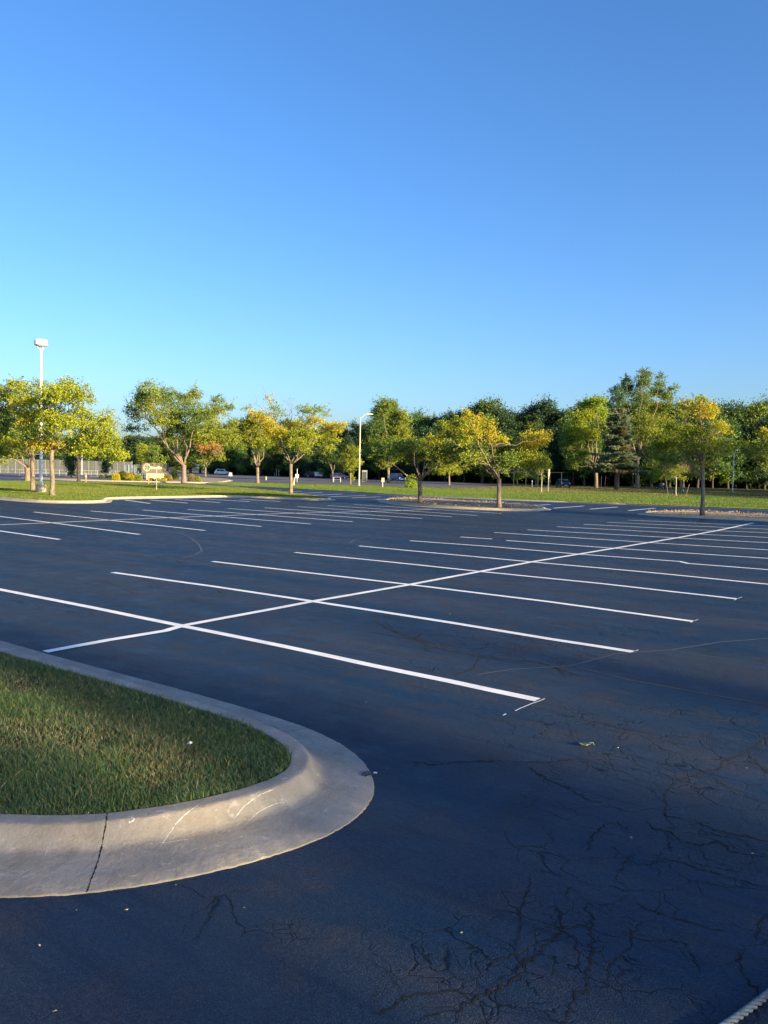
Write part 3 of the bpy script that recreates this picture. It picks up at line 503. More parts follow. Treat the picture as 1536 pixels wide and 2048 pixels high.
pixtree('small_tree', 'small dark crowned tree on a far traffic island left of the tall lamp', 665, 962, 943, [(650,900,20,14,'d'),(672,896,20,14,'d'),(660,915,24,12,'d'),(640,915,14,10,'d')], .26, 2.3, 2.6, z0=.1)
pixtree('young_pyramid_tree', 'upright young tree with olive leaves just left of the tall lamp', 701, 968, 945, [(696,880,9,10,'dd'),(692,895,14,12,'g'),(705,905,14,13,'ol'),(696,920,16,14,'ol'),(708,928,13,12,'yg'),(698,936,12,7,'ol'),(703,955,4,10,'ol',.7)], .22, 1.8, 2.6)
pixtree('broad_green_tree', 'large green tree rising behind the lamp in the middle of the photograph', 777, 965, 935, [(769,810,18,15,'g'),(785,812,11,15,'g'),(758,830,20,18,'g'),(781,833,26,20,'g'),(806,838,14,18,'ol'),(744,856,18,18,'d'),(777,860,33,20,'g'),(806,868,15,14,'ol'),(808,880,10,10,'y',.7),(745,882,20,16,'d'),(780,884,28,16,'g'),(757,905,20,12,'g'),(795,908,24,12,'g'),(770,925,14,8,'ol',.6),(730,870,14,18,'d')], .30, 3.4, 2.6, .2)
pixtree('locust_tree', 'low wide locust in shade, left tree on the middle island', 840, 1003, 962, [(768,903,26,13,'g'),(797,896,26,12,'g'),(826,892,28,12,'g'),(855,892,28,12,'g'),(885,893,28,12,'ol'),(908,898,20,14,'g'),(914,915,18,12,'ol'),(886,916,23,11,'ol'),(848,912,23,10,'ol'),(808,916,22,10,'ol',.7),(757,915,18,12,'g'),(745,900,12,14,'g'),(780,920,18,10,'ol',.6),(865,931,13,7,'ol',.6),(832,880,20,5,'yg'),(870,880,22,6,'y'),(900,926,14,8,'yg',.6),(766,935,8,5,'ol',.4),(752,890,16,10,'g'),(812,905,30,12,'g'),(870,905,30,12,'g'),(840,900,40,12,'g'),(925,905,12,12,'ol'),(735,905,10,10,'g',.7)], .14, 5.2, 2.1, .35, z0=.26, group=LG)
pixtree('locust_tree', 'golden crowned locust with a spread top, right tree on the middle island', 998, 1012, 958, [(936,828,12,10,'y',.8),(955,845,18,12,'y'),(921,850,23,13,'yg'),(896,858,18,14,'yg'),(938,864,28,13,'y'),(976,856,13,14,'o'),(985,876,20,13,'y'),(1006,881,12,7,'o'),(958,882,28,12,'y'),(878,868,11,12,'yg',.7),(928,880,24,12,'yg'),(997,895,32,17,'g'),(954,901,28,15,'g'),(940,920,23,12,'ol'),(977,925,28,13,'g'),(1016,920,23,15,'g'),(1032,903,23,16,'ol'),(1065,872,20,12,'o'),(1084,874,14,11,'o'),(1061,888,23,11,'y'),(1055,910,23,13,'yg'),(1088,912,10,12,'yg'),(1071,930,22,9,'yg'),(1093,931,11,10,'yg',.6),(1042,932,19,8,'yg'),(925,935,12,8,'ol',.5),(1000,938,16,8,'g',.6)], .13, 5.2, 2.3, .4, z0=.26, group=LG)
pixtree('small_tree', 'small pale yellow tree on the shade toned grass between the two middle island locusts', 898, 970, 944, [(892,938,19,9,'yg'),(910,938,14,11,'yg'),(875,940,14,8,'ol'),(902,925,14,8,'yg'),(885,926,12,7,'ol')], .24, 2.2, 2.8, z0=0)
pixtree('locust_tree', 'locust with a yellow top on the right island, nearest tree in the photograph', 1405, 1028, 930, [(1404,797,12,8,'yg',.6),(1370,804,13,7,'y',.5),(1400,813,27,12,'y'),(1421,813,13,12,'y'),(1404,830,23,13,'y'),(1366,828,15,9,'ol',.7),(1430,848,12,9,'yg'),(1448,848,9,7,'y',.7),(1446,860,11,7,'y',.7),(1462,866,5,5,'y',.5),(1386,864,27,14,'yg'),(1361,856,23,12,'yg'),(1334,852,18,9,'yg'),(1322,872,22,13,'yg'),(1341,890,27,14,'yg'),(1375,884,26,13,'yg'),(1413,874,26,14,'ol'),(1436,888,18,11,'yg'),(1422,903,25,11,'ol'),(1386,903,26,11,'g'),(1346,914,23,11,'g'),(1316,900,16,11,'ol'),(1451,902,11,9,'yg',.7),(1422,926,12,6,'y',.6),(1333,930,16,7,'yg',.5),(1390,925,14,6,'ol',.5)], .12, 4.6, 2.3, .4, z0=.26, group=LG)
pixtree('locust_tree', 'locust reaching in from the right edge of the photograph', 1585, 1038, 945, [(1532,868,14,10,'y'),(1521,892,27,13,'g'),(1502,902,24,13,'g'),(1525,912,23,13,'g'),(1493,886,11,8,'yg',.7),(1556,884,18,12,'yg',.7),(1580,900,22,12,'g',.6),(1550,920,20,10,'g',.6),(1535,935,16,8,'ol',.5)], .13, 4.6, 2.2, .4, z0=.12, group=LG)
pixtree('maple_tree', 'bright green maple standing at the wood edge left of the pine', 1192, 976.5, 945, [(1197,802,14,11,'lg'),(1181,812,18,14,'lg'),(1169,836,23,15,'yg'),(1199,828,17,14,'lg'),(1148,856,19,14,'lg'),(1173,868,26,15,'yg'),(1138,876,14,15,'g'),(1200,856,18,16,'g'),(1156,900,21,15,'g'),(1144,928,14,11,'g'),(1170,912,16,13,'g'),(1186,885,18,15,'d'),(1130,895,10,12,'g')], .30, 4.4, 2.7, .2, z0=0)
pixtree('tall_ragged_tree', 'tallest tree with a ragged spired top right of the pine', 1275, 976.5, 915, [(1288,748,11,13,'g',.8),(1285,768,17,15,'g'),(1253,762,8,14,'g',.7),(1256,780,18,13,'d'),(1231,780,13,8,'d',.8),(1321,762,9,14,'g',.8),(1313,783,15,15,'g'),(1344,778,9,10,'g',.6),(1333,794,15,13,'g'),(1285,796,26,15,'g'),(1240,795,17,12,'d'),(1304,820,28,16,'ol'),(1333,814,13,14,'g'),(1290,842,28,15,'ol'),(1322,845,20,14,'ol'),(1296,866,26,16,'ol'),(1285,886,23,14,'ol'),(1304,905,20,14,'g'),(1304,930,17,11,'g'),(1326,880,16,16,'ol'),(1268,820,18,16,'d'),(1316,950,10,12,'yg',.6)], .30, 4.4, 2.4, .1, bark='bark', z0=0)
pixtree('small_brown_tree', 'small rusty brown tree seen under the right island locust', 1362, 984, 955, [(1353,938,22,13,'br'),(1375,935,20,11,'br'),(1340,948,16,10,'ol'),(1365,950,18,9,'ol'),(1385,948,14,8,'ol',.6),(1325,950,12,9,'ol',.7)], .17, 2.3, 2., z0=0)
pixtree('reddish_tree', 'small tree turning red above the distant silver car', 411, 953, 935, [(402,895,12,12,'r'),(421,893,20,13,'r'),(432,904,16,12,'br'),(415,913,23,11,'ol'),(438,914,12,9,'ol'),(404,924,10,6,'ol',.7)], .34, 2.0, 2.6, z0=0)
pixtree('young_sapling', 'slim sapling on the left lawn in front of the monument sign', 313, 980, 935, [(308,906,11,10,'g',.8),(320,916,12,9,'g',.8),(312,925,9,7,'g',.7),(316,897,8,7,'g',.7),(302,895,6,6,'g',.5),(328,925,7,5,'lg',.6)], .16, 1.0, 1.7, bark='pale_bark')
pixtree('young_sapling', 'pale stemmed sapling on the lawn strip right of the middle island', 1083, 985, 948, [(1083,938,9,7,'ol',.6),(1090,925,8,8,'ol',.5),(1086,955,5,4,'ol',.5),(1078,945,6,4,'ol',.5),(1095,935,6,6,'ol',.5)], .14, 1.3, 1.8, bark='pale_bark', z0=.07)
pixtree('young_sapling', 'leafy sapling with a pale trunk guard left of the pale stemmed one', 1072, 974, 955, [(1065,952,8,5,'g',.8),(1076,956,9,6,'g',.8),(1085,961,6,4,'g',.7),(1070,945,7,4,'g',.6)], .18, 1.0, 2., bark='pale_bark', z0=0)
pixtree('young_sapling', 'white stemmed sapling held by stakes left of the right island trunk', 1352, 993, 955, [(1345,948,10,7,'ol',.7),(1355,941,12,8,'ol',.8),(1338,955,8,5,'g',.7),(1362,955,9,6,'yg',.7)], .14, 1.4, 1.9, bark='pale_bark', z0=0)
pixtree('column_tree', 'narrow columnar evergreen left of the monument sign', 287, 958, 945, [(286,897,6,9,'yg'),(286,910,8,11,'ol'),(287,924,9,11,'ol'),(287,937,8,9,'d')], .26, 1.2, 3.2)
pixtree('ball_tree', 'dark pear shaped clipped tree on a far traffic island at left', 143, 956, 950, [(143,912,10,9,'dd'),(142,922,12,10,'dd'),(143,934,10,9,'dd'),(143,944,6,6,'dd')], .26, 1.0, 4, z0=.1)
pixtree('ball_tree', 'smaller dark clipped tree over the low planting left of the sign', 211, 955, 948, [(211,922,9,8,'dd'),(211,932,9,8,'dd'),(211,942,6,5,'dd')], .26, .8, 4, z0=.1)
pixtree('bush', 'upright bright green bush behind the left middle island trunk', 822, 976, 970, [(822,958,6,6,'lg'),(824,965,9,7,'lg'),(821,971,9,5,'lg')], .18, .8, 4, cat='bush', z0=.07)

# pine: whorls of flat drooping boughs
def pine(label, u0, v0, vtop, hwpx, clear):
    base = at(u0, v0, 0); D = dep(base); px = D/F; Ht = (v0-vtop)*px; t = thing('pine_tree', label, 'tree', base); mbp = MB(); mbp.tube([(0,0,-.1),(0,0,Ht*.4),(.1,0,Ht*.75),(0,.1,Ht*.97)], [.42,.33,.18,.04], 10)
    Ps = []; Ds = []; Cs = []; z = clear*Ht
    while z < Ht*.98:
        f = 1-(z-clear*Ht)/(Ht*(1-clear)); R = hwpx*px*(.18+.82*f**.75)*random.uniform(.75,1.1); nb = random.randint(5,7); a0 = random.uniform(0,6)
        for b in range(nb):
            if random.random() < .12: continue
            a = a0+b*2*math.pi/nb+random.gauss(0,.2); L = R*random.uniform(.65,1.1); tip = np.array([math.cos(a)*L, math.sin(a)*L, z-.05*L+random.uniform(-.2,.3)]); p = bezier((0,0,z), tip, np.array([0,0,.05]), 5, .02); mbp.tube(p, [.09,.07,.05,.035,.02], 5)
            nn_ = int(420*L/3*random.uniform(.6,1.2)); tt = rng.random(nn_)**.7; wdt = .42*L*(1-np.abs(tt-.55))*.6; side = np.array([-math.sin(a), math.cos(a), 0]); P = np.outer(1-tt, (0,0,z))+np.outer(tt, tip)+np.outer(rng.uniform(-1,1,nn_)*wdt, side)+rng.normal(0,.13,(nn_,3))
            Ps.append(P); Ds.append(nrm(np.array([math.cos(a), math.sin(a), .15])+unit(nn_)*.7)); k = 'br' if random.random() < .09 else 'bg'; Cs.append(np.array(LC[k])*(1+rng.normal(0,.25,(nn_,1)))*(1.25 if random.random()<.4 else 1))
        z += Ht*random.uniform(.035,.055)
    P = np.concatenate(Ps); n = len(P); mbp.build('trunk', M['bark'], t, True); link('crown', np_mesh('crown', leaf_quads(P, np.concatenate(Ds), .5*rng.uniform(.7,1.3,n), .13), 4, np.clip(np.concatenate(Cs),.01,.5)), M['leaf'], t)
pine('open branched grey green pine with a brown gap high on its trunk', 1233, 979, 812, 56, .22)

# the wood: eight prototypes, then copies
def wood_proto(i, H=17., Rr=5.2, key='d', low=.12, narrow=1., dens=2.3):
    t = thing('broadleaf_tree', '', 'tree', (0,0,0)); bl = []; random.seed(100+i)
    for k_ in range(15):
        h = low+(.93-low)*(k_+.5)/15; prof = math.sin(math.pi*min(1, (h-low)/(1.02-low))**.62)*.9+.1; a = k_*2.4+random.uniform(-.4,.4); rr = Rr*prof*random.uniform(.35,.68)*narrow; s = Rr*random.uniform(.34,.5)*(.55+.45*prof)*narrow
        bl.append((np.array([math.cos(a)*rr, math.sin(a)*rr, h*H]), np.array([s, s, s*.8]), key if random.random() < .8 else 'g', 1.))
    me, subs = crown(bl, .42, dens, .2); skeleton(np.zeros(3), np.array([0,0,H*.3]), .3, bl, subs, (), 2).build('trunk', M['dark_bark'], t, True); link('crown', me, M['wood_leaf'], t); return t
def copy_tree(o, label, loc, rz, sc_, group):
    r = o.copy(); C.objects.link(r); r.location = loc; r.rotation_euler = (0,0,rz); r.scale = sc_; r['label'] = label; r['group'] = group
    for ch in o.children: c = ch.copy(); C.objects.link(c); c.parent = r
    return r
protos = [wood_proto(i, 17, 5.2, k, l) for i, (k, l) in enumerate([('dd',.10),('d',.12),('dd',.15),('d',.08),('dd',.1),('d',.2)])]
sparse = None
used = set()
top = lambda u: float(np.interp(u, [-200,0,60,120,200,245,262,330,430,480,560,640,690,740,800,850,880,925,960,990,1010,1040,1085,1110,1135,1160,1185,1300,1385,1400,1440,1470,1500,1536,1700], [885,885,890,888,885,880,870,865,850,832,845,850,846,832,832,815,826,812,793,797,812,815,785,800,822,792,792,800,800,797,802,796,790,786,780]))
wood = []
u = 440.
while u < 1600: wood.append((u, 0)); u += 21+random.uniform(-4,4)
u = 452.
while u < 1600: wood.append((u, 1)); u += 34+random.uniform(-5,5)
left_side = []
u = -40.
while u < 450: left_side.append((u, 2)); u += 24+random.uniform(-5,5)
names_a = ['feathery', 'round topped', 'ragged', 'narrow', 'dense', 'bushy', 'drooping', 'spreading']
marks = [(55,'the left lawn trunks'),(105,'the lamp pole'),(172,'the left orange post'),(211,'the small clipped tree'),(310,'the monument sign'),(368,'the spreading tree'),(445,'the silver car'),(515,'the round golden locust'),(582,'the bare twigged locust'),(665,'the far island tree'),(718,'the tall curved lamp'),(777,'the broad green tree'),(840,'the low shaded locust'),(898,'the pale yellow small tree'),(940,'the golden locust left side'),(998,'the golden crowned locust'),(1060,'the golden locust right side'),(1125,'the dark car'),(1192,'the bright maple'),(1237,'the pine'),(1300,'the ragged tallest tree'),(1352,'the staked sapling'),(1405,'the right island locust'),(1466,'the thin right lamp'),(1530,'the right edge')]
cnt = {}; pending = []
for u, row in wood+left_side:
    Dw = {0: np.interp(u, [440,700,1000,1300,1600], [268,222,198,188,196]), 1: np.interp(u, [440,700,1000,1300,1600], [256,208,182,173,180]), 2: 300}[row]+random.uniform(-5,5)
    vt = top(u)+(random.uniform(-3,9) if row != 1 else random.uniform(26,58)); b = atd(u, 950, Dw); b[2] = 0; tp = atd(u, vt, Dw)[2]
    s = tp/17.; j = random.randrange(len(protos)); sx = s*random.uniform(.85,1.05)
    if row == 2: sx = s*random.uniform(1.3,1.9)
    mk = min(marks, key=lambda q: abs(q[0]-u)); rel = 'left of' if u < mk[0]-4 else ('right of' if u > mk[0]+4 else 'directly beyond')
    rw = {0:'tall woodland tree', 1:'lower front woodland tree', 2:'distant low tree'}[row]; key = (rel, mk[1], rw); cnt[key] = cnt.get(key, 0)+1
    pending.append((j, key, cnt[key], b, (sx, sx, s), row))
ordw = ['nearest to it', 'second from it', 'third from it', 'fourth from it']
for j, key, k_, b, s, row in pending:
    rel, m_, rw = key
    lab = ('%s just %s %s' % (rw, rel, m_)) if cnt[key] == 1 else ('%s %s %s, %s in depth' % (rw, rel, m_, ordw[min(3, (k_-1))]) if rel == 'directly beyond' else '%s %s %s, %s' % (rw, rel, m_, ordw[min(3, (cnt[key]-k_) if rel == 'left of' else (k_-1))]))
    p = protos[j]; g = 'distant trees along the left horizon' if row == 2 else 'trees of the wood behind the lawn'
    rz = random.uniform(0, 6.28)
    if j in used: copy_tree(p, lab, b, rz, s, g)
    else: used.add(j); p.location = b; p.rotation_euler = (0,0,rz); p.scale = s; p['label'] = lab; p['group'] = g
# understorey: one unbroken mass of brush under the wood
us = np.linspace(430, 1640, 60); Ps = []
for row_, (d0, hh) in enumerate(((10, 4.), (2, 3.2))):
    for u in us:
        Dw = np.interp(u, [440,700,1000,1300,1600], [268,222,198,188,196])+d0; c = atd(u, 950, Dw); c[2] = hh*.45; n = 1100; Ps.append(c+unit(n)*[3.2,3.2,hh*.55]*(rng.random((n,1))**.33)*random.uniform(.8,1.15))
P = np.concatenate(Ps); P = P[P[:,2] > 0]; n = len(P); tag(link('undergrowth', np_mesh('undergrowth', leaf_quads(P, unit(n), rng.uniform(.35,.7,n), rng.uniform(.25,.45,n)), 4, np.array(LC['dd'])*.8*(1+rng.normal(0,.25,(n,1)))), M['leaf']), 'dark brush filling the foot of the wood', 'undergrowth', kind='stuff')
# trees standing outside the picture on the sun's side; they throw the long bands of shade
def caster(X, Y, H, wid, j, kind='tree'):
    s = H/17.*1.28; c = copy_tree(protos[j], 'tree outside the photograph to the right', (X, Y, 0), X, (wid/10.4, wid/10.4, s), 'trees outside the photograph to the right'); return c
ta = math.tan(-AZ)
sparse = wood_proto(6, 17, 5.2, 'g', .2, 1., .75); sparse.location = (58, 2.1-64*ta, 0); sparse.scale = (.27,.27,1.08); sparse['label'] = 'thin leaved tree outside the photograph to the right'; sparse['group'] = 'trees outside the photograph to the right'
for (Yb, wid, H, X, j) in [(-3.9,13,16,62,0),(-.3,5,15,70,4),(-17,14,16,70,1),(4.85,3.1,15,66,2),(9.1,3.4,14.5,78,3),(43.6,8,17,60,4),(49.0,6,12.5,61,0),(55.5,9,14,64,1),(63,5,14,72,2),(72,9,12,95,0),(88,12,16,90,3),(104,12,18,70,4),(118,12,19,60,1),(132,12,18,50,0),(146,12,18,40,2),(155,12,18,20,3),(160,12,18,5,4),(36,2,9,80,5),(20,2.,8.,90,5),(165,14,19,-5,1),(150,14,18,14,3),(168,14,19,22,2),(140,13,18,34,0),(158,14,19,46,1),(125,12,17,30,2),(112,12,17,44,3),(98,11,15,58,5)]:
    caster(X, Yb-(X+6)*ta*1.0, H, wid, j)

# ---------------------------------------------------------------- lamps, sign, cars, fences and small things
def local(u, v, z0=0): b = at(u, v, z0); return b, dep(b)/F
b, px = local(82, 984, .12); t = thing('lamp_post', 'tall white lamp post with a drum head on a round concrete base', 'lamp', b)
MB().lathe([(.36,-.1),(.36,.52),(.34,.55)], n=24).build('base', M['tan_concrete'], t, False)
Hh = 298*px; MB().lathe([(.2,.55),(.2,.6),(.115,.62),(.10,Hh*.5),(.085,Hh-.55)], n=12).build('pole', M['white'], t, True)
h = MB().lathe([(.10,Hh-.36),(.30,Hh-.34),(.44,Hh-.26),(.455,Hh-.24),(.455,Hh-.14),(.44,Hh-.13),(.44,Hh-.12),(.455,Hh-.11),(.455,Hh+.08),(.41,Hh+.13),(.1,Hh+.15)], n=28).build('lamp_head', M['white'], t, False)
mb = MB()
for a in (0,1.57,3.14,4.71): mb.tube([(math.cos(a)*.08, math.sin(a)*.08, Hh-.62),(math.cos(a)*.2, math.sin(a)*.2, Hh-.5),(math.cos(a)*.27, math.sin(a)*.27, Hh-.34)], .018, 6)
mb.build('bracket', M['white'], t)
def curved_lamp(label, u0, v0, vt, arm, z0, r=.11, mat='white', head=(.9,.3,.2)):
    b, px = local(u0, v0, z0); H = (v0-vt)*px; t = thing('lamp_post', label, 'lamp', b); MB().lathe([(r*1.9,-.1),(r*1.9,.08),(r*1.15,.12),(r,H*.6),(r*.8,H-.55)], n=12).build('pole', M[mat], t, True)
    d = RT; p = [np.array([0,0,H-.75]), np.array([0,0,H-.6])+d*.1, np.array([0,0,H-.22])+d*arm*.42, np.array([0,0,H-.06])+d*arm*.62, np.array([0,0,H-.02])+d*arm*.75]; MB().tube(p, r*.5, 8).build('arm', M[mat], t, True)
    c = np.array([0,0,H-.03])+d*(arm*.75+head[0]*.45); hm = MB().box(c, head, YAW, .7); hm.build('lamp_head', M[mat], t)
curved_lamp('tall steel lamp with a bent arm and flat head near the middle', 718, 972, 828, 1.2, .07, .095, 'cream', (.95,.30,.18))
curved_lamp('thin distant lamp post against the dark wood at the right', 1465, 984, 900, .5, 0, .065, 'galv', (.5,.22,.12))
def postthing(name, label, cat, u, v0, v1, wpx, mat, z0=0, group=None, lean=0, extra=None, n=8):
    b, px = local(u, v0, z0); H = (v0-v1)*px; t = thing(name, label, cat, b, 0, group); MB().tube([(0,0,-.1),tuple(RT*lean*px*.5+np.array([0,0,H*.5])),tuple(RT*lean*px+np.array([0,0,H]))], wpx*px/2, n).build('post', M[mat], t)
    if extra: extra(t, H, px)
    return t
def band(t, H, px): MB().tube([(0,0,H*.62),(0,0,H*.74)], .075, 12).build('reflective_band', M['white'], t); MB().lathe([(.17,-.02),(.17,.03),(.09,.08)], n=14).build('foot', M['tyre'], t)
postthing('marker_post', 'orange marker post on the road edge behind the left lawn', 'marker post', 172, 967, 946, 2.4, 'orange', .0, 'orange marker posts', extra=band)
postthing('marker_post', 'orange marker post in front of the monument sign', 'marker post', 297, 968, 950, 2.6, 'orange', .0, 'orange marker posts', extra=band)
postthing('bollard', 'cream bollard leaning beside the bare twigged locust', 'bollard', 587, 971, 956, 3.2, 'cream', .07, lean=1.5, n=12, extra=lambda t, H, px: MB().lathe([(.06,H-.03),(.1,H),(.04,H+.05)], tuple(RT*1.5*px), 10).build('cap', M['cream'], t))
def signplate(w_, h_, zc, mat='white'):
    def f(t, H, px): c = np.array([0,0,H*zc])-FW*.05; MB().box(c, (w_, .02, h_), YAW).build('plate', M[mat], t)
    return f
postthing('road_sign', 'slim sign post with a small white plate behind the cream bollard', 'sign', 594, 966, 937, 1., 'galv', 0, extra=signplate(.55,.6,.48))
postthing('mail_post', 'grey box on a post at the lawn edge left of the middle island', 'post box', 765, 975, 963, 1.4, 'galv', .07, extra=lambda t, H, px: MB().box(np.array([.05,0,H+.2]), (.38,.3,.55), YAW).build('box', M['cream'], t))
def guard(t, H, px):
    m_ = MB().lathe([(.04,H-1.3),(.09,H-.9),(.15,H-.55),(.18,H-.3),(.15,H-.28)], n=10); m_.build('lower_shade', M['cream'], t); MB().lathe([(.13,H-.25),(.16,H-.2),(.16,H+.05),(.04,H+.1)], n=10).build('upper_shade', M['cream'], t)
postthing('post_lantern', 'cream two tier lantern on a thin post in the lawn strip', 'lamp', 1096, 984, 939, .9, 'galv', .07, extra=guard)
GS = 'white topped stakes beside the saplings'
tipf = lambda t, H, px: MB().tube([(0,0,H-.28),(0,0,H+.02)], .045, 8).build('white_tip', M['white'], t)
postthing('marker_stake', 'white topped stake left of the pale stemmed sapling', 'stake', 1064, 975, 961, .6, 'galv', 0, GS, extra=tipf)
postthing('marker_stake', 'white topped stake right of the cream lantern', 'stake', 1099, 976, 961, .6, 'galv', 0, GS, extra=tipf)
for (u, v, v1, ln, lab) in ((1337,993,958,-7,'pale stake leaning left of the white stemmed sapling'),(1346,987,965,-7,'short brown stake between the pale stake and the white stem'),(1371,993,968,7,'stake leaning right of the white stemmed sapling')): postthing('sapling_stake', lab, 'stake', u, v, v1, .8, 'stake', 0, 'stakes round the white stemmed sapling', lean=ln)
for (u, lab) in ((553,'left yellow post of the three by the far road'),(557.5,'middle yellow post of the three by the far road'),(549,'short grey post beside the three yellow ones')): postthing('road_post', lab, 'post', u, 953, 938 if u > 550 else 946, 1., 'cream' if u > 550 else 'grey', 0, 'posts by the far road')
postthing('utility_post', 'stubby tan utility post behind the round golden locust', 'post', 532, 960, 953, 3, 'tan_concrete', 0, n=10)
postthing('bollard', 'small white bollard at the wood edge left of the right island trunk', 'bollard', 1366, 984, 978, 2, 'white', 0, n=10)
postthing('light_pole', 'thin white pole behind the left lawn by the dark trunk', 'pole', 164, 950, 910, .9, 'white', 0)
postthing('flag_pole', 'thin pole on a squat concrete base left of the golden shrubs', 'pole', 229, 948, 925, .5, 'galv', 0, extra=lambda t, H, px: MB().lathe([(.34,-.1),(.34,.85)], n=14).build('base', M['tan_concrete'], t))
postthing('light_pole', 'thin pole rising from the golden shrubs left of the sign', 'pole', 264, 956, 922, .5, 'galv', .1)
for (u, lab) in ((1202,'left grey post in the dark under the pine'),(1209,'leaning grey post in the dark under the pine'),(1265,'faint post right of the pine trunk')): postthing('fence_post', lab, 'post', u, 977, 952, 1., 'darksteel', 0, 'loose posts under the pine', lean=(0 if u != 1209 else 1.5))
# monument sign
b, px = local(310, 959.5, .12); t = thing('monument_sign', 'brown monument sign with a round emblem and cream letters on a cream base', 'sign', b, YAW+.05)
MB().box((.05,0,.45), (34*px,.5,1.0)).build('plinth', M['cream'], t)
bw = 50*px; bh = 21*px; bz = .95+bh/2; MB().box((0,0,bz), (bw,.34,bh)).build('board', M['board'], t)
fr = MB()
for x in (-bw/2-.06, bw/2+.06): fr.box((x,0,bz), (.14,.42,bh+.1))
fr.build('frame', M['slate'], t)
ex, ez, er = -15.5*px, bz+.1, 6.3*px; em = MB(); y = -.19
ring = [(ex+er*math.cos(a), y, ez+er*1.12*math.sin(a)) for a in np.linspace(0, 2*math.pi, 29)]; em.tube(ring, .045, 6, False)
ri = er*.52; em.tube([(ex-.02,y,ez-er*1.05),(ex-.02,y,ez-er*.4)], .06, 6); em.tube([(ex-er*.95,y,ez),(ex-er*.45,y,ez)], .05, 6)
em.tube([(ex,y,ez),(ex,y,ez+er*.75),(ex+er*.45,y,ez+er*.85),(ex+er*.85,y,ez+er*.45)], .055, 6); em.build('emblem', M['letter'], t)
lt = MB(); x0 = -7.6*px; zz = bz+.08; hL = 5.2*px
for k_, (dx, h_, bar) in enumerate([(0,1,'F'),(2.2,.9,'I'),(4.5,.75,'n'),(7.,.85,'I'),(9.3,.75,'n'),(11.9,1.,'L'),(14.3,1.05,'E'),(17.3,1.1,'I'),(19.8,1.,'F')]):
    x = x0+dx*px; hh = hL*h_; z0 = zz-hL*.5; lt.box((x,y,z0+hh/2), (.085,.05,hh))
    if bar in 'FE': lt.box((x+.1,y,z0+hh-.04), (.13,.05,.075)); lt.box((x+.09,y,z0+hh*.52), (.11,.05,.07))
    if bar in 'LE': lt.box((x+.1,y,z0+.04), (.13,.05,.075))
    if bar == 'n': lt.box((x+.13,y,z0+hh*.4), (.07,.05,hh*.8)); lt.box((x+.065,y,z0+hh-.12), (.09,.05,.07))
lt.build('lettering', M['letter'], t)
# shrubs and ornamental grasses round the sign
def shrub(name, label, u, v, w_, h_, key, cnt_=900, leaf=.16, upright=False, z0=.12, group=None):
    b, px = local(u, v, z0); R = w_*px/2; H = h_*px; n = cnt_; P = unit(n)*(rng.random((n,1))**.4)*[R,R,H*.55]; P[:,2] = np.abs(P[:,2])*1.6+.05; P[:,2] *= (1+.25*vnoise(P[:,0]*3+5, P[:,1]*3+5, 3)); D = nrm(np.stack([P[:,0]*.6/R, P[:,1]*.6/R, np.full(n,1.3)],1)+unit(n)*.5) if upright else unit(n)
    base = np.array([LC[q] for q in LMIX[key]]); col = base[rng.integers(0,len(base),n)]*(1+rng.normal(0,.2,(n,1))); t = thing(name, label, 'shrub', b, 0, group)
    mb = MB()
    for _ in range(7): a = random.uniform(0,6.28); mb.tube([(0,0,-.02),(math.cos(a)*R*.3,math.sin(a)*R*.3,H*.5),(math.cos(a)*R*.55,math.sin(a)*R*.55,H*.85)], [.03,.02,.008], 4)
    mb.build('stem', M['dark_bark'], t); link('foliage', np_mesh('foliage', leaf_quads(P, D, leaf*(2.2 if upright else 1.2), leaf*(.35 if upright else .8)), 4, np.clip(col,.01,.5)), M['leaf'], t)
GB = 'shrubs and tall grasses planted round the monument sign'
for u, v, w_, h_, k_, lab in [(232,961,18,15,'o','golden grass clump at the left end of the sign planting'),(246,960,20,19,'o','tallest golden grass clump left of the sign'),(262,961,20,17,'y','yellow grass clump with the thin pole in it'),(277,962,16,13,'ol','olive clump touching the left of the sign'),(336,961,18,12,'br','brown clump at the right end of the sign'),(348,959,20,20,'ol','tall olive clump between sign and spreading tree'),(383,962,16,14,'br','russet clump right of the spreading trunk'),(396,963,14,10,'ol','low olive clump at the right kerb nose')]: shrub('grass_clump', lab, u, v, w_, h_, k_, 1300, .14, True, group=GB)
for u, v, w_, h_, k_, lab in [(302,962.3,13,6,'br','low russet plant at the left of the sign base'),(316,962.3,13,6,'ol','low olive plant below the sign middle'),(328,962.3,12,7,'o','low orange plant at the right of the sign base'),(203,956,9,6,'pg','pale hosta furthest left under the clipped tree'),(212,956,9,7,'pg','pale hosta in the middle under the clipped tree'),(222,957,10,7,'pg','pale hosta next to the golden grasses')]: shrub('low_plant', lab, u, v, w_, h_, k_, 500, .16, False, group=GB)
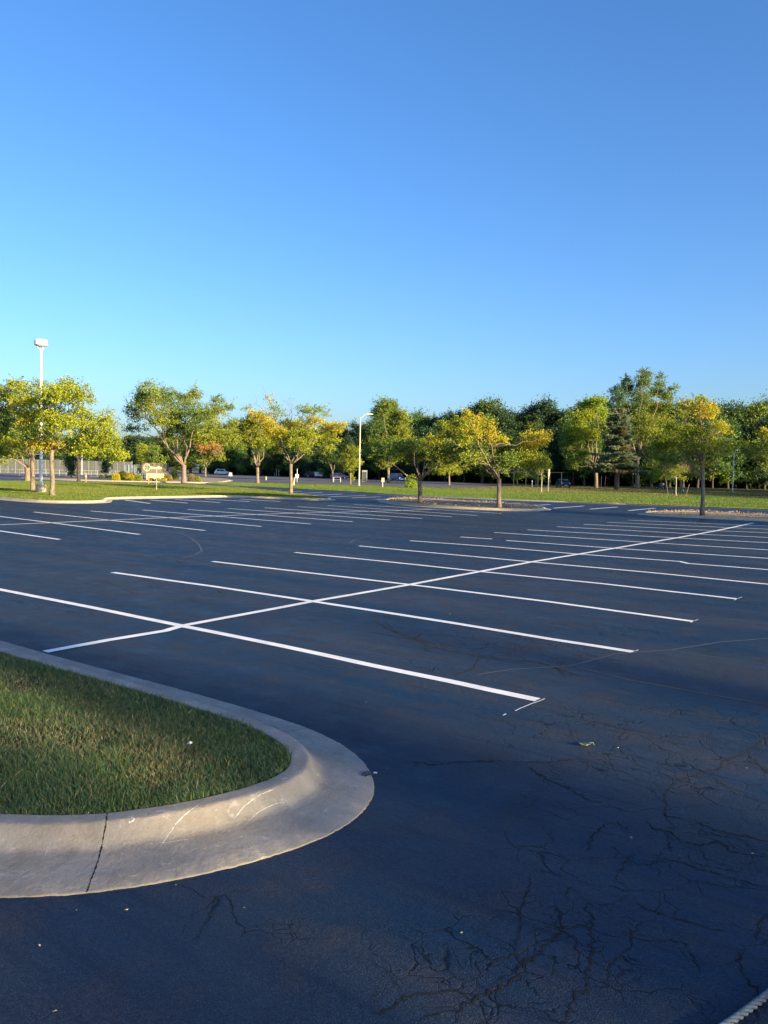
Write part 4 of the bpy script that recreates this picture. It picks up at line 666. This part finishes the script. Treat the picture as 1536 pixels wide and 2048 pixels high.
# cars
def car(name, label, u, v, rz, paint, L=4.6, W=1.85, H=1.65, cat='car', z0=0):
    b = at(u, v, z0); t = thing(name, label, cat, b, rz)
    lo = [(-.5,.26),(-.5,.62),(-.485,.72),(-.42,.60*H/1.65+.38),(-.5*.92,1.02)]
    side = [(-.49,.30),(-.50,.60),(-.485,.95),(-.46,1.02),(-.40,H-.18),(-.36,H-.04),(-.15,H),(.05,H-.02),(.12,H-.09),(.235,1.04),(.40,.92),(.47,.80),(.495,.62),(.49,.32)]
    m_ = MB(); n = len(side); vs = []
    for ysgn, k_ in ((-1,0),(1,1)):
        for (x, z) in side: vs.append((x*L, ysgn*(W/2)*(1 if z < 1.0 else 1-.22*(z-1.0)/(H-1.0)), z))
    m_.add(vs, [tuple(range(n))[::-1], tuple(range(n, 2*n))]+[(i, (i+1)%n, n+(i+1)%n, n+i) for i in range(n)]); bd = m_.build('body', M[paint], t)
    g = MB()
    for s in (-1, 1):
        yy = lambda z: s*((W/2)*(1-.22*(z-1.0)/(H-1.0))+.006)
        for poly in ([(-.37,1.08),(-.345,H-.16),(-.17,H-.12),(-.17,1.06)],[(-.155,1.06),(-.155,H-.12),(.04,H-.14),(.19,1.06)]):
            vs = [(x*L, yy(z), z) for x, z in poly]; g.add(vs, [(0,1,2,3) if s < 0 else (3,2,1,0)])
    g.build('side_window', M['glass'], t)
    w1 = MB().add([(.228*L+.012,-W*.42,1.07),(.228*L+.012,W*.42,1.07),(.13*L+.012,W*.36,H-.12),(.13*L+.012,-W*.36,H-.12)], [(0,1,2,3)]).build('windscreen', M['glass'], t)
    MB().add([(-.458*L-.012,-W*.40,1.08),(-.458*L-.012,W*.40,1.08),(-.402*L-.012,W*.36,H-.2),(-.402*L-.012,-W*.36,H-.2)], [(3,2,1,0)]).build('rear_window', M['glass'], t)
    for x in (-.31, .31):
        for s in (-1, 1):
            w_ = MB().tube([(x*L, s*(W/2-.2), .34),(x*L, s*(W/2+.012), .34)], .345, 18).build('wheel', M['tyre'], t); MB().tube([(x*L, s*(W/2+.01), .34),(x*L, s*(W/2+.022), .34)], .2, 12).build('rim', M['galv'], w_)
    for s in (-1, 1): MB().box((.487*L, s*W*.38, .76), (.06*L*.5,.34,.14)).build('headlight', M['lens'], t); MB().box((-.492*L, s*W*.40, .86), (.05,.2,.26)).build('tail_light', M['orange'], t)
    MB().box((.497*L,0,.45), (.03,.52,.13)).build('number_plate', M['white'], t); return t
car('silver_suv', 'silver sport utility car far off beyond the reddish tree', 446, 949.5, YAW, 'silver', 5., 2., 1.8)
car('dark_car', 'dark car facing the camera between the lantern and the maple', 1126, 975, YAW-math.pi/2, 'darkpaint', 4.4, 1.8, 1.5)
car('dark_suv', 'dark car on the far road under the small dark crowned tree left side', 625, 955, YAW+.3, 'darkpaint', 4.8, 1.9, 1.75)
car('blue_car', 'blue car behind the small tree left of the tall lamp', 678, 958, YAW+.1, 'bluepaint', 4.5, 1.8, 1.5)
car('blue_suv', 'blue car under the broad green tree left of the grey post box', 795, 962, YAW-math.pi/2+.5, 'bluepaint', 4.6, 1.9, 1.8)
t = thing('barrier', 'white plastic barrier in front of the silver car', 'barrier', at(461, 952)); MB().box((0,0,.45), (.9,.35,.9), YAW, .7).build('body', M['white'], t); MB().box((0,0,.04), (1.0,.6,.1), YAW).build('foot', M['white'], t)
# trailer, hand rail, cabinet, motorcycle
b, px = local(638, 956); t = thing('small_trailer', 'small white box trailer next to the dark far car', 'trailer', b, YAW); MB().box((0,0,1.05), (2.2,1.4,1.1)).build('body', M['white'], t); MB().tube([(1.1,0,.5),(2.1,0,.5)], .05, 6).build('drawbar', M['galv'], t)
for s in (-1, 1): MB().tube([(0,s*.7,.3),(0,s*.86,.3)], .3, 14).build('wheel', M['tyre'], t)
b, px = local(674, 964); t = thing('hand_rail', 'low pale tube rail on the far traffic island', 'rail', b, YAW); w_ = 7*px; MB().tube([(-w_,0,-.05),(-w_,0,.8),(-w_+.1,0,.9),(w_-.1,0,.9),(w_,0,.8),(w_,0,-.05)], .04, 6).build('tube', M['galv'], t); MB().tube([(-w_,0,.45),(w_,0,.45)], .03, 6).build('lower_tube', M['galv'], t)
b, px = local(729, 964); t = thing('cabinet', 'grey upright cabinet behind the tall lamp', 'cabinet', b, YAW); MB().box((0,0,1.1), (.95,.9,2.2)).build('body', M['grey'], t); MB().box((0,-.46,1.05), (.8,.03,1.9)).build('door', M['slate'], t); MB().box((0,0,2.24), (1.05,1.,.1)).build('roof', M['grey'], t)
b, px = local(1320, 979); t = thing('motorcycle', 'dark motorcycle with a pale fairing at the wood edge', 'motorcycle', b, YAW-.9)
for x in (-.65,.68): w_ = MB().tube([(x,-.06,.32),(x,.06,.32)], .32, 18).build('wheel', M['tyre'], t); MB().tube([(x,-.07,.32),(x,.07,.32)], .12, 10).build('hub', M['galv'], w_)
MB().box((-.02,0,.5), (.6,.3,.35)).box((.15,0,.82), (.45,.28,.22)).build('engine_and_tank', M['darkpaint'], t); MB().box((-.4,0,.82), (.6,.26,.1)).build('seat', M['tyre'], t)
MB().tube([(.68,0,.32),(.5,0,.95),(.45,0,1.05)], .04, 6).tube([(.45,-.33,1.08),(.5,0,1.03),(.45,.33,1.08)], .02, 6).build('fork', M['galv'], t); MB().lathe([(.02,-.12),(.16,-.08),(.18,.08),(.1,.2)], (.62,0,.95), 10).build('fairing', M['lens'], t)
# fences
def fence(name, label, A, B, H, nb, screen=None, rails=(1.,.05), mat='galv', r=.04):
    A = np.array(A); B = np.array(B); t = thing(name, label, 'fence', A); d = B-A
    for i in range(nb+1): p = d*i/nb; MB().tube([p-np.array([0,0,.1]), p+np.array([0,0,H+.05])], r, 7).build('post', M[mat], t)
    for h in rails: MB().tube([np.array([0,0,H*h]), d+np.array([0,0,H*h])], r*.7, 6).build('rail', M[mat], t)
    if screen:
        n = nrm(np.array([-d[1], d[0], 0]))*.03; mb = MB(); K = nb*6; vs = []
        for i in range(K+1):
            p = d*i/K+n*(1.6+math.sin(i*1.7)*.8)
            vs += [p+np.array([0,0,.12]), p+np.array([0,0,H-.08-abs(math.sin(i*math.pi/6))*.04])]
        mb.add(vs, [(2*i, 2*i+2, 2*i+3, 2*i+1) for i in range(K)]); so_ = mb.build('screen', M[screen], t); mo = so_.modifiers.new('thick', 'SOLIDIFY'); mo.thickness = .02
    return t
A = at(-60, 945); B = at(262, 951); fence('screened_fence', 'long pale fence with grey windscreen mesh beyond the left lawn', A, B, 3.0, 22, 'screen', (1.,.02), 'grey', .04)
A2_ = at(-60, 949.5); B2_ = at(255, 953.8); fence('low_rail_fence', 'low white rail fence running in front of the screened fence', A2_, B2_, 1.1, 24, None, (1.,.5), 'grey', .03)
fence('chain_fence', 'dark chain link enclosure left of the bright maple', at(1027,975), at(1168,977), 2.6, 6, None, (1.,.02), 'darksteel', .04)
b, px = local(199, 948); t = thing('small_shed', 'small white shed in front of the screened fence', 'shed', b, YAW-.1); MB().box((0,0,.8), (14*px,1.4,1.7)).build('wall', M['cream'], t); MB().box((-.25,0,1.7), (24*px,1.9,.1)).build('roof', M['white'], t)
# blue tarpaulin like screens seen between the trunks at left
fence('blue_screen_fence', 'fence with blue sheeting behind the golden grasses', at(222,950), at(292,952), 2.4, 6, 'bluescreen' if 'bluescreen' in M else 'grey', (1.,), 'galv', .04)
# ---------------------------------------------------------------- small litter and the rope
def leafobj(u, v, L, W, mat, label, rz, curl=.35, name='fallen_leaf'):
    b = at(u, v, .004); mb = MB(); K = 9; vs = []
    for i in range(K):
        t_ = i/(K-1); x = (t_-.5)*L; hw = W*.5*math.sin(math.pi*min(1,t_*.92+.06))**.7*(1+.25*math.sin(t_*17)); z = curl*L*(t_-.45)**2*1.6+.002
        vs += [(x, -hw, z+abs(hw)*.55), (x, 0, z), (x, hw, z+abs(hw)*.35)]
    fs = []
    for i in range(K-1):
        for j in (0,1): a = i*3+j; fs.append((a, a+3, a+4, a+1))
    mb.add(vs, fs); t = thing(name, label, 'leaf', b, rz); o = mb.build('blade', M[mat], t, True); s = o.modifiers.new('thick','SOLIDIFY'); s.thickness = .0006
    MB().tube([(L*.48,0,.004+curl*L*.4),(L*.62,.004,.008+curl*L*.42),(L*.78,.012,.003)], .0011, 5).build('stalk', M[mat], t)
leafobj(1171, 1492, .10, .075, 'dryleaf', 'curled pale green leaf lying on the cracked asphalt', YAW+.1, .5)
GL = 'small scraps and leaves on the asphalt'
for i, (u, v, s, lab) in enumerate([(79,1892,.022,'tiny tan leaf near the bottom left corner'),(110,2023,.016,'tiny pale leaf at the bottom edge left'),(153,1821,.014,'thin straw scrap below the left kerb joint'),(253,1820,.02,'bent straw scrap right of the thin one below the kerb'),(352,1770,.012,'white fleck against the kerb foot'),(488,1816,.014,'white fleck below the curve of the kerb'),(923,1866,.018,'tiny orange leaf on the dark foreground'),(1262,1676,.02,'dry leaf in the cracked patch at right'),(1236,1496,.02,'grey scrap right of the curled green leaf'),(1494,1536,.014,'white fleck at the right edge of the foreground'),(1505,1708,.02,'yellowish scrap low at the right edge'),(774,1537,.012,'white fleck right of the crumpled film'),(732,1405,.014,'tiny scrap just beyond the kerb nose'),(900,1228,.016,'white fleck between the first two bay lines')]):
    b = at(u, v, .004); k = 6; mb = MB(); vs = [(math.cos(a)*s*.6*random.uniform(.4,1.), math.sin(a)*s*.3*random.uniform(.5,1), random.uniform(.001,.35*s)) for a in np.linspace(0,5.2,k)]+[(0,0,.3*s)]
    mb.add(vs, [(j,(j+1)%k,k) for j in range(k)]); o = mb.build('litter_scrap', M['dryleaf' if i % 4 else 'cream'], None, loc=b); o.rotation_euler = (0,0,i*1.3); tag(o, lab, 'scrap', GL); m_ = o.modifiers.new('thick','SOLIDIFY'); m_.thickness = .001
# crumpled film on the gutter edge
b = at(733, 1548, .014); bm = bmesh.new(); bmesh.ops.create_icosphere(bm, subdivisions=4, radius=.036)
for v in bm.verts:
    f = 1+.35*math.sin(v.co.x*210+v.co.y*90)*math.cos(v.co.z*170+v.co.x*60)+random.uniform(-.06,.06); v.co = Vector((v.co.x*f*.8, v.co.y*f*1.15, max(-.004, v.co.z*f*.42)))
me = bpy.data.meshes.new('film'); bm.to_mesh(me); bm.free(); o = link('crumpled_film', me, M['plastic'], None, b); tag(o, 'crumpled dark plastic film on the outer kerb edge', 'litter')
b = at(747, 1547, .004); o = MB().tube([(0,0,.006),(.012,.008,.008),(.024,.012,.007)], [.005,.0055,.004], 8).build('cigarette_stub', M['white'], None, loc=b); tag(o, 'short white stub touching the crumpled film', 'litter')
b = at(379, 1488, .16); o = MB().add([(-.02,-.01,0),(.02,-.012,.006),(.022,.012,.012),(-.008,.016,.016),(0,.002,.022)], [(0,1,4),(1,2,4),(2,3,4),(3,0,4)]).build('paper_scrap', M['white'], None, loc=b); tag(o, 'white paper scrap in the near island grass', 'litter')
# rope: three twisted strands
p0 = at(1425, 2066, .017); p1 = at(1560, 1972, .017); d = p1-p0; L = np.linalg.norm(d[:2])*3; dd = nrm(d); nn = np.array([-dd[1], dd[0], 0]); up = np.array([0,0,1.]); st = p0-dd*L*.35
t = thing('rope', 'grey twisted rope crossing the bottom right corner of the asphalt', 'rope', st)
for s in range(3):
    K = 520; pts = []
    for i in range(K+1): a = 2*math.pi*(L*i/K)/.11+s*2*math.pi/3; pts.append(dd*L*i/K+nn*(.0088*math.cos(a)+.004*math.sin(i*.02))+up*.0088*math.sin(a))
    MB().tube(pts, .0078, 8).build('strand', M['rope'], t, True)
